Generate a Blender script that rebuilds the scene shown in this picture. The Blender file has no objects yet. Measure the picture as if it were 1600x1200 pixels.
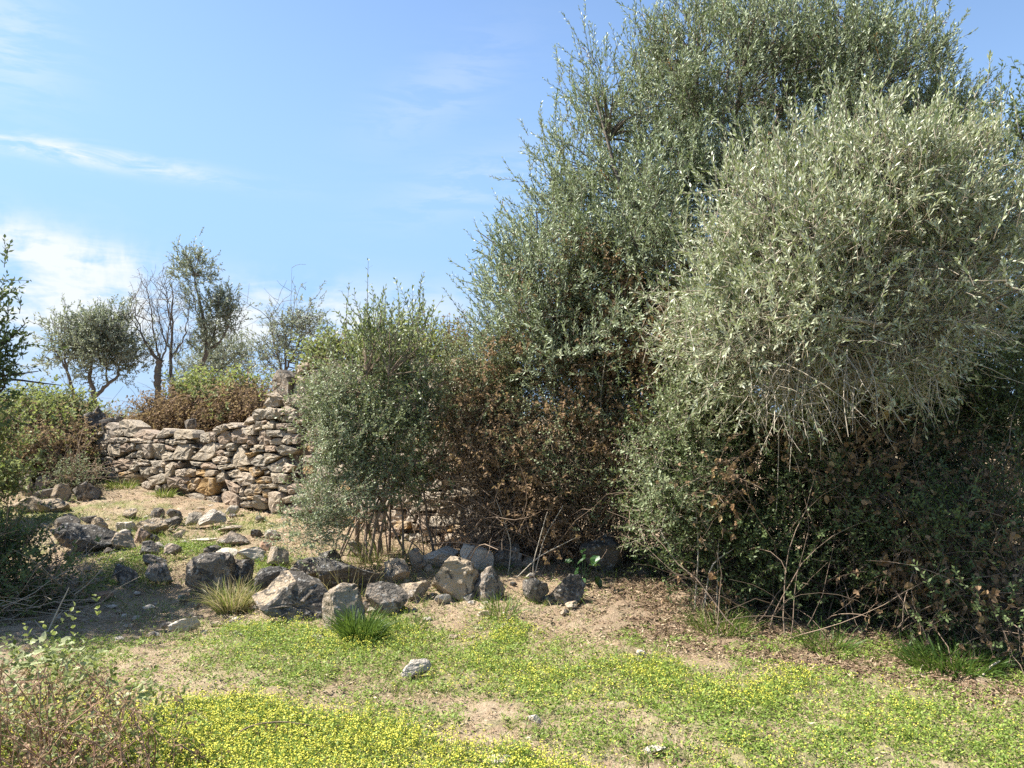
import bpy, math, random
import numpy as np
from mathutils import Vector, Matrix, Euler

R = np.random.default_rng(11)
random.seed(11)
SC = bpy.context.scene
COL = SC.collection
rad = math.radians

# ------------------------------------------------------------------ camera, sky, sun, exposure
W0, H0, F = 1600.0, 1200.0, 1232.0
EYE = np.array([0.0, 0.0, 1.6])
PITCH = math.atan(50 / F)
cd = bpy.data.cameras.new('camera'); cam = bpy.data.objects.new('camera', cd); COL.objects.link(cam)
cd.sensor_width = 36.0; cd.lens = 36.0 * F / W0
cd.clip_start = 0.05; cd.clip_end = 3000
cam.location = EYE; cam.rotation_euler = (math.pi / 2 + PITCH, 0, 0)
SC.camera = cam

SUN_AZ = rad(-79)          # compass-like angle from +Y, negative towards -X
SUN_EL = rad(51)
SUNV = np.array([math.sin(SUN_AZ) * math.cos(SUN_EL), math.cos(SUN_AZ) * math.cos(SUN_EL), math.sin(SUN_EL)])
ld = bpy.data.lights.new('sun', 'SUN'); sun = bpy.data.objects.new('sun', ld); COL.objects.link(sun)
ld.energy = 5.0; ld.angle = rad(0.5); ld.color = (1.0, 0.945, 0.86)
sun.location = (-10, 5, 20)
sun.rotation_euler = Vector(SUNV).to_track_quat('Z', 'Y').to_euler()

SC.view_settings.view_transform = 'Standard'
SC.view_settings.look = 'None'
SC.view_settings.exposure = 1.55
SC.view_settings.gamma = 1.0
SC.view_settings.use_curve_mapping = False
SC.render.engine = 'CYCLES'
cy = SC.cycles
cy.max_bounces = 6; cy.diffuse_bounces = 3; cy.glossy_bounces = 2; cy.transmission_bounces = 4
cy.transparent_max_bounces = 4; cy.caustics_reflective = False; cy.caustics_refractive = False
cy.use_denoising = False
cy.sample_clamp_indirect = 6.0


def pdir(px, py):
    a = (np.asarray(px, float) - W0 / 2) / F
    b = (H0 / 2 - np.asarray(py, float)) / F
    return np.stack([a, math.cos(PITCH) - b * math.sin(PITCH), math.sin(PITCH) + b * math.cos(PITCH)], -1)


def at(px, py, Y):
    """The place at depth Y that the photograph shows at this point."""
    d = pdir(px, py)
    return EYE + d * (np.asarray(Y, float) / d[..., 1])[..., None]


world = bpy.data.worlds.new('World'); SC.world = world; world.use_nodes = True
nt = world.node_tree; nt.nodes.clear()


class NT:
    """Small helper for building node trees."""
    def __init__(s, tree): s.t = tree
    def n(s, typ, **kw):
        nd = s.t.nodes.new(typ)
        for k, v in kw.items(): setattr(nd, k, v)
        return nd
    def put(s, sock, v):
        if isinstance(v, bpy.types.NodeSocket): s.t.links.new(v, sock)
        else:
            if isinstance(v, (tuple, list)) and len(v) == 3 and sock.type == 'RGBA': v = (*v, 1)
            sock.default_value = v
    def math(s, op, a, b=None, c=None, clamp=False):
        nd = s.n('ShaderNodeMath', operation=op, use_clamp=clamp); s.put(nd.inputs[0], a)
        if b is not None: s.put(nd.inputs[1], b)
        if c is not None: s.put(nd.inputs[2], c)
        return nd.outputs[0]
    def vmath(s, op, a, b=None):
        nd = s.n('ShaderNodeVectorMath', operation=op); s.put(nd.inputs[0], a)
        if b is not None: s.put(nd.inputs[1], b)
        return nd.outputs['Value'] if op in ('DOT_PRODUCT', 'LENGTH', 'DISTANCE') else nd.outputs[0]
    def mix(s, f, a, b):
        nd = s.n('ShaderNodeMix', data_type='RGBA'); s.put(nd.inputs[0], f); s.put(nd.inputs[6], a); s.put(nd.inputs[7], b)
        return nd.outputs[2]
    def ramp(s, f, stops):
        nd = s.n('ShaderNodeValToRGB'); cr = nd.color_ramp
        while len(cr.elements) < len(stops): cr.elements.new(0.5)
        for e, (p, c) in zip(cr.elements, stops):
            e.position = p; e.color = (*c, 1) if len(c) == 3 else c
        s.put(nd.inputs[0], f); return nd.outputs[0]
    def step(s, v, lo, hi):
        nd = s.n('ShaderNodeMapRange', interpolation_type='SMOOTHSTEP'); s.put(nd.inputs[0], v)
        s.put(nd.inputs[1], lo); s.put(nd.inputs[2], hi); return nd.outputs[0]
    def noise(s, vec, scale, detail=4, rough=0.55, out=0, lac=2.0, dist=0.0):
        nd = s.n('ShaderNodeTexNoise'); s.put(nd.inputs['Vector'], vec)
        nd.inputs['Scale'].default_value = scale; nd.inputs['Detail'].default_value = detail
        nd.inputs['Roughness'].default_value = rough; nd.inputs['Lacunarity'].default_value = lac
        nd.inputs['Distortion'].default_value = dist
        return nd.outputs[out]


w = NT(nt)
sky = w.n('ShaderNodeTexSky', sky_type='NISHITA', sun_disc=False, sun_elevation=SUN_EL)
sky.sun_rotation = SUN_AZ
sky.altitude = 100; sky.air_density = 1.0; sky.dust_density = 0.35; sky.ozone_density = 3.0
SKYK = 0.082
tc = w.n('ShaderNodeTexCoord').outputs['Generated']
sep = w.n('ShaderNodeSeparateXYZ'); w.put(sep.inputs[0], tc)
elev = sep.outputs['Z']
# clouds: a thin layer projected on a plane overhead, thicker towards the horizon
inv = w.math('DIVIDE', 1.0, w.math('ADD', w.math('MAXIMUM', elev, 0.0), 0.12))
pl = w.n('ShaderNodeCombineXYZ')
w.put(pl.inputs[0], w.math('MULTIPLY', sep.outputs['X'], inv)); w.put(pl.inputs[1], w.math('MULTIPLY', sep.outputs['Y'], inv))
fb = w.noise(pl.outputs[0], 1.3, 7, 0.62, dist=0.6)
fb2 = w.noise(tc, 9.0, 6, 0.6, dist=0.4)
low = w.math('SUBTRACT', 1.0, w.step(elev, 0.02, 0.27))


def cloud(px, py, wx, wy, tilt=0.0, power=1.0):
    """A soft-edged cloud about one direction: a falloff ellipse to be broken up by noise."""
    c = pdir(px, py); c = c / np.linalg.norm(c)
    right = np.cross(c, [0, 0, 1.0]); right /= np.linalg.norm(right); up = np.cross(right, c)
    r2 = right * math.cos(tilt) + up * math.sin(tilt); u2 = -right * math.sin(tilt) + up * math.cos(tilt)
    d = w.vmath('SUBTRACT', tc, tuple(c))
    a = w.math('DIVIDE', w.vmath('DOT_PRODUCT', d, tuple(r2)), wx / F)
    b = w.math('DIVIDE', w.vmath('DOT_PRODUCT', d, tuple(u2)), wy / F)
    q = w.math('ADD', w.math('MULTIPLY', a, a), w.math('MULTIPLY', b, b))
    return w.math('MULTIPLY', w.math('EXPONENT', w.math('MULTIPLY', q, -1.0)), power)


stretch = w.n('ShaderNodeMapping'); w.put(stretch.inputs[0], tc); stretch.inputs['Scale'].default_value = (5, 5, 26)
stretch.inputs['Rotation'].default_value = (0, rad(-2), 0)
streak = w.noise(stretch.outputs[0], 2.2, 6, 0.62, dist=0.5)
c_low = w.math('ADD', w.math('ADD', cloud(55, 385, 100, 34, -0.18, 1.2), cloud(100, 490, 230, 60, -0.05, 1.0)), w.math('ADD', cloud(420, 500, 330, 48, 0.04, 1.1), cloud(190, 405, 40, 16, -.1, .6)))
c_wisp = w.math('ADD', w.math('ADD', cloud(110, 238, 170, 13, -0.03, 1.05), cloud(0, 60, 60, 75, 0.9, .4)),
                w.math('ADD', cloud(690, 140, 120, 45, 0.55, 0.2), cloud(745, 285, 130, 40, 0.3, 0.26)))
dens_low = w.math('MULTIPLY', c_low, w.step(w.math('ADD', w.math('MULTIPLY', fb2, 0.75), w.math('MULTIPLY', streak, .35)), 0.44, 0.66))
dens_wisp = w.math('MULTIPLY', c_wisp, w.step(streak, 0.36, 0.60))
veil = w.math('MULTIPLY', w.step(w.math('ADD', fb, w.math('MULTIPLY', low, 0.22)), 0.60, 0.95), 0.15)
dens = w.math('ADD', w.math('ADD', dens_low, dens_wisp), veil, clamp=True)
hz = w.math('MULTIPLY', w.math('SUBTRACT', 1.0, w.step(elev, 0.06, 0.55)), 0.9)
skyc = w.mix(hz, sky.outputs[0], (1.62, 2.70, 4.35))
bg = w.n('ShaderNodeBackground'); w.put(bg.inputs[0], w.mix(w.math('MULTIPLY', dens, 0.92), skyc, (4.1, 4.3, 4.4))); bg.inputs[1].default_value = SKYK
wo = w.n('ShaderNodeOutputWorld'); nt.links.new(bg.outputs[0], wo.inputs[0])


# ------------------------------------------------------------------ numeric helpers
def norm(v): return v / np.maximum(np.linalg.norm(v, axis=-1, keepdims=True), 1e-9)


def _h(ix, iy, iz, seed):
    n = (ix.astype(np.int64) * 374761393 + iy.astype(np.int64) * 668265263 + iz.astype(np.int64) * 2147483647 + seed * 974634777) & 0xffffffff
    n = ((n ^ (n >> 13)) * 1274126177) & 0xffffffff
    n = ((n ^ (n >> 16)) * 2246822519) & 0xffffffff
    return ((n ^ (n >> 15)) & 0xffff) / 65535.0


def vn(x, y, z=0.0, seed=0):
    x, y, z = np.broadcast_arrays(np.asarray(x, float), np.asarray(y, float), np.asarray(z, float))
    ix, iy, iz = np.floor(x), np.floor(y), np.floor(z); fx, fy, fz = x - ix, y - iy, z - iz
    fx, fy, fz = [t * t * (3 - 2 * t) for t in (fx, fy, fz)]
    r = 0
    for a in (0, 1):
        for b in (0, 1):
            for c in (0, 1):
                r = r + _h(ix + a, iy + b, iz + c, seed) * (fx if a else 1 - fx) * (fy if b else 1 - fy) * (fz if c else 1 - fz)
    return r


def fbm(x, y, z=0.0, seed=0, o=4):
    r, a, s = 0, 0.5, 1.0
    for i in range(o):
        r = r + a * vn(np.asarray(x) * s, np.asarray(y) * s, np.asarray(z) * s, seed + i * 17); a *= .5; s *= 2.03
    return r / (1 - .5 ** o)


def ss(a, b, x):
    t = np.clip((np.asarray(x, float) - a) / (b - a), 0, 1); return t * t * (3 - 2 * t)


WA, WB = np.array([-6.7, 12.6]), np.array([-1.2, 8.8])       # the line of the ruined wall's face
WU = (WB - WA) / np.linalg.norm(WB - WA); WN = np.array([WU[1], -WU[0]])   # along it; out of it towards the camera


def terrain(x, y):
    x = np.asarray(x, float); y = np.asarray(y, float)
    h = 0.22 * ss(5.7, 7.9, y + 0.10 * x) + 0.03 * np.clip(y - 7.9, 0, 5) - 0.04 * np.clip(x + 4, -6, 6) * ss(7.5, 10, y)
    back = -((x - WA[0]) * WN[0] + (y - WA[1]) * WN[1])
    h = h + 0.85 * ss(0.5, 7, back) * ss(9.5, 12, y)
    h = h + 0.45 * ss(-6.6, -9.5, x) * ss(8.5, 11.5, y)
    h = h + 0.13 * np.exp(-(back / 1.3) ** 2) * ss(-8.2, -6.2, x) * (1 - ss(-2.2, -.6, x))
    h = np.minimum(h, 1.32)
    h = h + (fbm(x * .6, y * .6, 0, 3, 3) - .5) * 0.10 * ss(2, 5, y) - 0.9 * ss(45, 200, y)
    return h


def gp(px, py, ymin=2.0, ymax=60):
    """Where the ray through a point of the photograph meets the ground."""
    d = pdir(px, py); Y = np.geomspace(ymin, ymax, 900)
    P = EYE + d[None] * (Y / d[1])[:, None]
    below = P[:, 2] < terrain(P[:, 0], P[:, 1])
    i = int(np.argmax(below)) if below.any() else len(Y) - 1
    return P[i]


def proj(P):
    P = np.asarray(P, float) - EYE
    dy = P[..., 1] * math.cos(PITCH) + P[..., 2] * math.sin(PITCH)
    dz = -P[..., 1] * math.sin(PITCH) + P[..., 2] * math.cos(PITCH)
    dy = np.where(dy < .05, .05, dy)
    return 800 + F * P[..., 0] / dy, 600 - F * dz / dy


# ------------------------------------------------------------------ objects
def thing(name, label, cat, loc=(0, 0, 0), group=None):
    o = bpy.data.objects.new(name, None); COL.objects.link(o); o.location = tuple(loc)
    o.empty_display_size = 0.1
    o['label'] = label; o['category'] = cat
    if group: o['group'] = group
    return o


def tag(o, label=None, cat=None, group=None, kind=None):
    for k, v in (('label', label), ('category', cat), ('group', group), ('kind', kind)):
        if v: o[k] = v
    return o


class Acc:
    """Collects quads and polygons with a tone per face and builds ONE mesh object."""
    def __init__(s): s.V = []; s.F = []; s.T = []; s.M = []; s.n = 0; s.S = []
    def polys(s, V, tone=0.5, mat=0, smooth=False):
        V = np.asarray(V, float); n, k, _ = V.shape
        s.V.append(V.reshape(-1, 3)); s.F.append((np.arange(n * k) + s.n).reshape(n, k)); s.n += n * k
        s._attr(n, tone, mat, smooth)
    def indexed(s, V, F, tone=0.5, mat=0, smooth=True):
        V = np.asarray(V, float); F = np.asarray(F)
        s.V.append(V); s.F.append(F + s.n); s.n += len(V); s._attr(len(F), tone, mat, smooth)
    def _attr(s, n, tone, mat, smooth):
        s.T.append(np.broadcast_to(np.asarray(tone, float), (n,))); s.M.append(np.broadcast_to(np.asarray(mat), (n,)))
        s.S.append(np.full(n, smooth))
    def tubes(s, P, rr, sides=3, tone=0.5, mat=0):
        P = np.asarray(P, float); n, k, _ = P.shape
        rr = np.broadcast_to(np.asarray(rr, float), (n, k))
        T = np.empty_like(P); T[:, 1:-1] = P[:, 2:] - P[:, :-2]; T[:, 0] = P[:, 1] - P[:, 0]; T[:, -1] = P[:, -1] - P[:, -2]
        T = norm(T); ref = np.where(np.abs(T[:, :1, 2:]) > .9, np.array([1., 0, 0]), np.array([0, 0, 1.]))
        A = norm(np.cross(T, ref)); B = np.cross(T, A)
        ang = np.arange(sides) * 2 * math.pi / sides
        ring = P[:, :, None] + rr[:, :, None, None] * (A[:, :, None] * np.cos(ang)[:, None] + B[:, :, None] * np.sin(ang)[:, None])
        idx = np.arange(n * k * sides).reshape(n, k, sides); nx = np.roll(idx, -1, 2)
        Q = np.stack([idx[:, :-1], nx[:, :-1], nx[:, 1:], idx[:, 1:]], -1).reshape(-1, 4)
        t = np.asarray(tone, float)
        if t.ndim: t = np.repeat(t, (k - 1) * sides)
        s.indexed(ring.reshape(-1, 3), Q, t, mat, True)
    def build(s, name, mats, parent=None, kind=None, loc=None):
        V = np.concatenate(s.V)
        off = np.array(parent.location) if parent is not None else np.array(loc if loc is not None else (0, 0, 0))
        if parent is not None and parent.parent is not None: off = off + np.array(parent.parent.location)
        V = V - off
        me = bpy.data.meshes.new(name)
        cnt = np.concatenate([np.full(len(f), f.shape[1]) for f in s.F]); L = np.concatenate([f.ravel() for f in s.F])
        me.vertices.add(len(V)); me.vertices.foreach_set('co', V.ravel().astype(np.float32))
        me.loops.add(len(L)); me.loops.foreach_set('vertex_index', L.astype(np.int32))
        me.polygons.add(len(cnt)); st = np.zeros(len(cnt), np.int32); st[1:] = np.cumsum(cnt)[:-1]
        me.polygons.foreach_set('loop_start', st)
        try: me.polygons.foreach_set('loop_total', cnt.astype(np.int32))
        except Exception: pass
        me.polygons.foreach_set('material_index', np.concatenate(s.M).astype(np.int32))
        me.polygons.foreach_set('use_smooth', np.concatenate(s.S))
        at_ = me.attributes.new('tone', 'FLOAT', 'FACE'); at_.data.foreach_set('value', np.concatenate(s.T).astype(np.float32))
        me.update(calc_edges=True)
        for m in (mats if isinstance(mats, (list, tuple)) else [mats]): me.materials.append(m)
        o = bpy.data.objects.new(name, me); COL.objects.link(o)
        if parent is not None: o.parent = parent
        elif loc is not None: o.location = tuple(loc)
        if kind: o['kind'] = kind
        return o


# ------------------------------------------------------------------ materials
def new_mat(name):
    m = bpy.data.materials.new(name); m.use_nodes = True; t = m.node_tree; t.nodes.clear()
    k = NT(t); out = k.n('ShaderNodeOutputMaterial'); return m, k, out


def leaf_mat(name, stops, under=None, trans=0.3, rough=0.5, spec=0.35, uf=0.8):
    m, k, out = new_mat(name)
    tone = k.n('ShaderNodeAttribute', attribute_name='tone').outputs['Fac']
    col = k.ramp(tone, stops)
    if under:
        bf = k.n('ShaderNodeNewGeometry').outputs['Backfacing']
        col = k.mix(k.math('MULTIPLY', bf, uf), col, under)
    p = k.n('ShaderNodeBsdfPrincipled'); k.put(p.inputs['Base Color'], col); p.inputs['Roughness'].default_value = rough
    p.inputs['Specular IOR Level'].default_value = spec
    tr = k.n('ShaderNodeBsdfTranslucent'); k.put(tr.inputs[0], k.mix(0.5, col, k.mix(0.35, col, (0.30, 0.34, 0.04))))
    mx = k.n('ShaderNodeMixShader'); mx.inputs[0].default_value = trans
    m.node_tree.links.new(p.outputs[0], mx.inputs[1]); m.node_tree.links.new(tr.outputs[0], mx.inputs[2])
    m.node_tree.links.new(mx.outputs[0], out.inputs[0]); return m


def wood_mat(name, c1, c2, scale=14):
    m, k, out = new_mat(name)
    tone = k.n('ShaderNodeAttribute', attribute_name='tone').outputs['Fac']
    co = k.n('ShaderNodeTexCoord').outputs['Object']
    n = k.noise(co, scale, 4, .6)
    col = k.mix(k.math('ADD', k.math('MULTIPLY', tone, .6), k.math('MULTIPLY', n, .5), clamp=True), c1, c2)
    p = k.n('ShaderNodeBsdfPrincipled'); k.put(p.inputs['Base Color'], col); p.inputs['Roughness'].default_value = .85
    p.inputs['Specular IOR Level'].default_value = .2
    b = k.n('ShaderNodeBump'); b.inputs['Strength'].default_value = .5; b.inputs['Distance'].default_value = .02
    k.put(b.inputs['Height'], k.noise(co, scale * 2.5, 4, .6)); k.put(p.inputs['Normal'], b.outputs[0])
    m.node_tree.links.new(p.outputs[0], out.inputs[0]); return m


def rock_mat(name, tan, grey, dark=0.45, ochre=0.0, pale=0.3, top=0.25, scale=1.0):
    """Limestone: warm fresh rock under a grey weathered skin, black and white lichen, ochre stain."""
    m, k, out = new_mat(name)
    co = k.n('ShaderNodeTexCoord').outputs['Object']
    rnd = k.n('ShaderNodeObjectInfo').outputs['Random']
    offs = k.n('ShaderNodeCombineXYZ')
    k.put(offs.inputs[0], k.math('MULTIPLY', rnd, 37)); k.put(offs.inputs[1], k.math('MULTIPLY', rnd, 91)); k.put(offs.inputs[2], k.math('MULTIPLY', rnd, 53))
    v = k.vmath('ADD', co, offs.outputs[0])
    n1 = k.noise(v, 4.5 * scale, 5, .6); n2 = k.noise(v, 9 * scale, 7, .74, dist=.6); n3 = k.noise(v, 24 * scale, 5, .7, dist=.4); n4 = k.noise(v, 3.1 * scale, 4, .6, dist=.3)
    upz = k.n('ShaderNodeSeparateXYZ'); k.put(upz.inputs[0], k.n('ShaderNodeNewGeometry').outputs['Normal'])
    col = k.mix(k.step(k.math('ADD', n1, k.math('MULTIPLY', k.math('SUBTRACT', rnd, .5), .35)), .38, .62), grey, tan)
    col = k.mix(k.math('MULTIPLY', n3, .55), col, tuple(c * .62 for c in grey))
    if ochre > 0:
        col = k.mix(k.math('MULTIPLY', k.step(n4, .66 - ochre * .25, .74 - ochre * .2), .7), col, (.35, .21, .07))
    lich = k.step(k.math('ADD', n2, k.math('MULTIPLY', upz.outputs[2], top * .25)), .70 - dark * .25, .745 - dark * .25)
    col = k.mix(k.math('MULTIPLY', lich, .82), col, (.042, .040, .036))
    col = k.mix(k.math('MULTIPLY', k.step(n3, .60 - pale * .1, .66 - pale * .1), .65 * min(1, pale * 2)), col, (.47, .46, .42))
    p = k.n('ShaderNodeBsdfPrincipled'); k.put(p.inputs['Base Color'], col); p.inputs['Roughness'].default_value = .92
    p.inputs['Specular IOR Level'].default_value = .2
    b = k.n('ShaderNodeBump'); b.inputs['Strength'].default_value = .85; b.inputs['Distance'].default_value = .02 / scale
    k.put(b.inputs['Height'], k.math('ADD', k.math('MULTIPLY', n2, .6), k.math('ADD', k.math('MULTIPLY', n3, .5), k.noise(v, 60 * scale, 3, .6))))
    k.put(p.inputs['Normal'], b.outputs[0])
    m.node_tree.links.new(p.outputs[0], out.inputs[0]); return m


M = {}
M['wall_stone'] = rock_mat('wall_limestone', (.43, .35, .25), (.33, .285, .22), .42, 0, .3)
M['wall_ochre'] = rock_mat('ochre_stained_limestone', (.40, .30, .19), (.31, .25, .18), .16, .78, .2)
M['wall_dark'] = rock_mat('dark_weathered_limestone', (.15, .13, .115), (.085, .08, .075), .6, 0, .15)
M['wall_pale'] = rock_mat('pale_limestone', (.46, .37, .27), (.37, .31, .24), .1, 0, .3)
M['wall_red'] = rock_mat('reddish_limestone', (.37, .275, .195), (.31, .245, .185), .26, 0, .2)
M['rock_tan'] = rock_mat('tan_limestone', (.43, .335, .225), (.29, .235, .17), .55, 0, .35)
M['rock_grey'] = rock_mat('grey_lichen_limestone', (.34, .265, .19), (.19, .165, .135), .78, 0, .4, .3)
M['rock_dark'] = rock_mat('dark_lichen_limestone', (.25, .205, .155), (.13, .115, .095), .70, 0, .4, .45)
M['rock_pale'] = rock_mat('bleached_limestone', (.56, .49, .39), (.43, .38, .31), .06, 0, .4)
M['rock_red'] = rock_mat('rusty_limestone', (.33, .2, .12), (.3, .22, .16), .2, 0, .2)
M['earth'] = wood_mat('packed_earth', (.10, .075, .055), (.22, .16, .11), 9)

M['olive'] = leaf_mat('olive_leaves', [(0, (.055, .078, .036)), (.45, (.152, .20, .088)), (.86, (.29, .345, .18)), (.93, (.29, .345, .18)), (.97, (.22, .10, .05)), (1, (.24, .11, .05))], (.37, .425, .275), .28, .5, .3, .9)
M['olive_pale'] = leaf_mat('pale_olive_leaves', [(0, (.09, .12, .048)), (.5, (.205, .25, .115)), (.95, (.40, .44, .24)), (1, (.40, .44, .24))], (.48, .51, .36), .28, .45, .35, .9)
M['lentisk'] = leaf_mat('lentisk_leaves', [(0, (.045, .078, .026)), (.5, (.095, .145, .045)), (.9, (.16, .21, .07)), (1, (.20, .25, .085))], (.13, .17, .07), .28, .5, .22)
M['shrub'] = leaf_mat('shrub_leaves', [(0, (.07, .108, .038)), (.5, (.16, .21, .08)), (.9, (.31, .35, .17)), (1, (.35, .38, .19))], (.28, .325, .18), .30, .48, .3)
M['silver'] = leaf_mat('silvery_leaves', [(0, (.115, .155, .07)), (1, (.32, .375, .20))], (.32, .37, .22), .28, .5, .35)
M['bramble'] = leaf_mat('bramble_leaves', [(0, (.10, .14, .035)), (.5, (.22, .27, .08)), (1, (.38, .42, .14))], (.28, .31, .15), .38, .55, .22)
M['bramble_pale'] = leaf_mat('pale_bramble_leaves', [(0, (.16, .21, .06)), (.5, (.34, .38, .17)), (1, (.56, .57, .34))], (.46, .48, .34), .35, .5, .35)
M['dry'] = leaf_mat('dry_brown_leaves', [(0, (.105, .066, .042)), (.5, (.25, .165, .105)), (.85, (.38, .275, .175)), (1, (.46, .34, .21))], (.32, .21, .12), .34, .7, .15)
M['dry_light'] = leaf_mat('bleached_dead_leaves', [(0, (.15, .10, .055)), (.5, (.34, .24, .14)), (1, (.54, .42, .27))], (.40, .28, .18), .34, .7, .15)
M['vine_dry'] = leaf_mat('dry_vine_leaves', [(0, (.12, .065, .035)), (.5, (.30, .18, .085)), (.8, (.43, .28, .13)), (1, (.55, .43, .20))], (.32, .20, .11), .35, .6, .25)
M['far'] = leaf_mat('hazed_far_olive_leaves', [(0, (.11, .14, .085)), (.5, (.19, .225, .145)), (1, (.30, .33, .23))], (.30, .33, .25), .38, .5, .3)  # leaves lightened: the haze of distance is put into their colour
M['ivy'] = leaf_mat('dark_glossy_leaves', [(0, (.02, .055, .015)), (1, (.05, .12, .025))], None, .3, .35, .5)
M['grass'] = leaf_mat('grass_blades', [(0, (.05, .10, .02)), (.5, (.12, .20, .03)), (.8, (.24, .27, .07)), (.9, (.42, .34, .17)), (1, (.50, .42, .25))], None, .35, .5, .3)
M['herb'] = leaf_mat('herb_leaves', [(0, (.10, .17, .03)), (.5, (.22, .31, .055)), (1, (.38, .45, .10))], None, .38, .55, .25)
M['petal'] = leaf_mat('yellow_petals', [(0, (.62, .58, .07)), (1, (.80, .75, .14))], None, .35, .6, .2)
M['litter'] = leaf_mat('dry_litter', [(0, (.11, .07, .045)), (.5, (.27, .19, .12)), (1, (.52, .42, .28))], None, .12, .8, .15)
M['bark'] = wood_mat('grey_bark', (.075, .06, .048), (.21, .175, .14))
M['bark_dark'] = wood_mat('dark_bark', (.035, .028, .024), (.10, .08, .065))
M['twig'] = wood_mat('pale_dry_twigs', (.20, .155, .11), (.42, .36, .28), 8)
M['twig_brown'] = wood_mat('brown_dry_twigs', (.085, .06, .042), (.31, .23, .165), 8)
M['twig_russet'] = wood_mat('russet_twigs', (.14, .07, .045), (.40, .25, .17), 8)
M['twig_pale'] = wood_mat('bleached_twigs', (.28, .23, .17), (.50, .44, .34), 8)

# ------------------------------------------------------------------ ground
def band(px, xs, ys): return np.interp(px, xs, ys)


def masks(x, y, z=None):
    """How green, how flowery and how littered the ground is at a place: patches of growth on the meadow."""
    z = terrain(x, y) if z is None else z
    px, py = proj(np.stack([x, y, z], -1))
    n = fbm(x * 2.2, y * 2.2, 0, 21, 4); n2 = fbm(x * 6, y * 6, 0, 31, 3); n3 = fbm(x * .9, y * .9, 0, 41, 3)
    jit = (n - .5) * 90
    c = band(px, [250, 330, 600, 760, 900, 1100, 1300, 1600, 1900], [1010, 1015, 1012, 1022, 1040, 1075, 1110, 1150, 1190])
    up = band(px, [250, 600, 800, 1100, 1300, 1600], [26, 40, 45, 42, 40, 46]); dn = band(px, [250, 450, 600, 900, 1300, 1600], [45, 62, 60, 70, 62, 70])
    d = py + jit * .6 - c
    g2 = np.where(d < 0, 1 - ss(.3, 1.45, -d / up), 1 - ss(.3, 1.5, d / dn)) * ss(235, 330, px)
    e = band(px, [-200, 200, 400, 560, 750, 900, 1050], [1105, 1100, 1100, 1130, 1172, 1205, 1260])
    g1 = ss(-14, 18, py + jit * .5 - e) * (1 - ss(900, 1020, px + jit))
    g3 = .8 * ss(1000, 1150, px) * ss(1100, 1150, py)
    near = (y < 8)
    plat = ss(.50, .66, n) * .75 * (y > 6.9) * (x < 0) * (y < 12.5) * (px < 480)
    spot = lambda cx, cy, rx, ry: np.exp(-((px - cx) / rx) ** 2 - ((py - cy) / ry) ** 2)
    plat = np.maximum(plat, np.maximum.reduce([spot(85, 808, 70, 12), spot(290, 855, 60, 16), spot(200, 876, 45, 16), spot(430, 885, 50, 16), spot(190, 745, 40, 14), spot(230, 835, 60, 12)]) * 1.1) * (px < 520)
    g = np.clip(np.maximum(np.maximum(g1, g2 * .9), g3) * near * (.5 + .9 * ss(.36, .62, n * .55 + n2 * .45)) * (.75 + .3 * ss(.3, .6, n3) + .2 * g1), 0, 1)
    g = np.maximum(g, .6 * ss(.42, .64, n2) * near * ss(970, 1010, py) * ss(220, 420, px))
    g = np.maximum(g, np.clip(plat, 0, 1) * (1 - near * .3))
    g = np.maximum(g, (.5 * ss(.45, .6, n)) * ss(20, 90, px) * (1 - ss(300, 380, px)) * ss(985, 1015, py) * (py < 1110))
    f1 = g1 * ss(.30, .55, n * .5 + n2 * .5 + .1)
    f2 = g2 * np.maximum.reduce([.95 * spot(900, 1075, 210, 42), .75 * spot(1190, 1080, 130, 40), .62 * spot(760, 1000, 120, 30), .5 * spot(480, 1010, 160, 40), .26 * spot(1400, 1140, 250, 60)]) * (.3 + 1.2 * ss(.4, .62, n))
    f3 = .2 * spot(1250, 1190, 300, 40)
    f = np.clip(np.maximum(np.maximum(f1, f2), f3), 0, 1) * near
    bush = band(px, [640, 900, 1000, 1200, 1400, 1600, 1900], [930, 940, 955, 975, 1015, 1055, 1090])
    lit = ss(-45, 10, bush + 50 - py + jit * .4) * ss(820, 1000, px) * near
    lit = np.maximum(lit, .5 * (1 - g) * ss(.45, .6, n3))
    return g, f, lit, px, py


def lines(lo, hi, a, b, fine, n):
    c = np.arange(a, b + 1e-6, fine)
    def out(d):
        s = [];  v = 0; st = fine
        while v < d: st *= n; v += st; s.append(v)
        return np.array(s)
    l = a - out(a - lo); r = b + out(hi - b)
    return np.concatenate([l[::-1], c, r])


gx = lines(-500, 500, -6.5, 5.5, .05, 1.12); gy = lines(-60, 900, 2.6, 12.6, .05, 1.10)
GX, GY = np.meshgrid(gx, gy); GZ = terrain(GX, GY)
near = ss(16, 12, GY) * ss(9, 6, np.abs(GX))
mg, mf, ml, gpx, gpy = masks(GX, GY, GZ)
micro = (fbm(GX * 5, GY * 5, 0, 5, 4) - .5) * .075 + (fbm(GX * 15, GY * 15, 0, 9, 2) - .5) * .05
pathm = np.exp(-((gpx - np.interp(gpy, [800, 870, 900, 950, 1000], [330, 275, 268, 240, 250])) / np.interp(gpy, [800, 900, 1000], [60, 38, 95])) ** 2) * (gpy > 800) * (gpy < 1010)
GZ2 = GZ + micro * near * (1 - .5 * pathm) - .05 * pathm * near
acc = Acc(); ny, nx = GX.shape
idx = np.arange(nx * ny).reshape(ny, nx)
Q = np.stack([idx[:-1, :-1], idx[:-1, 1:], idx[1:, 1:], idx[1:, :-1]], -1).reshape(-1, 4)
acc.indexed(np.stack([GX, GY, GZ2], -1).reshape(-1, 3), Q, .5, 0, True)
m, k, out = new_mat('meadow_soil')
geo = k.n('ShaderNodeNewGeometry').outputs['Position']
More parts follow.
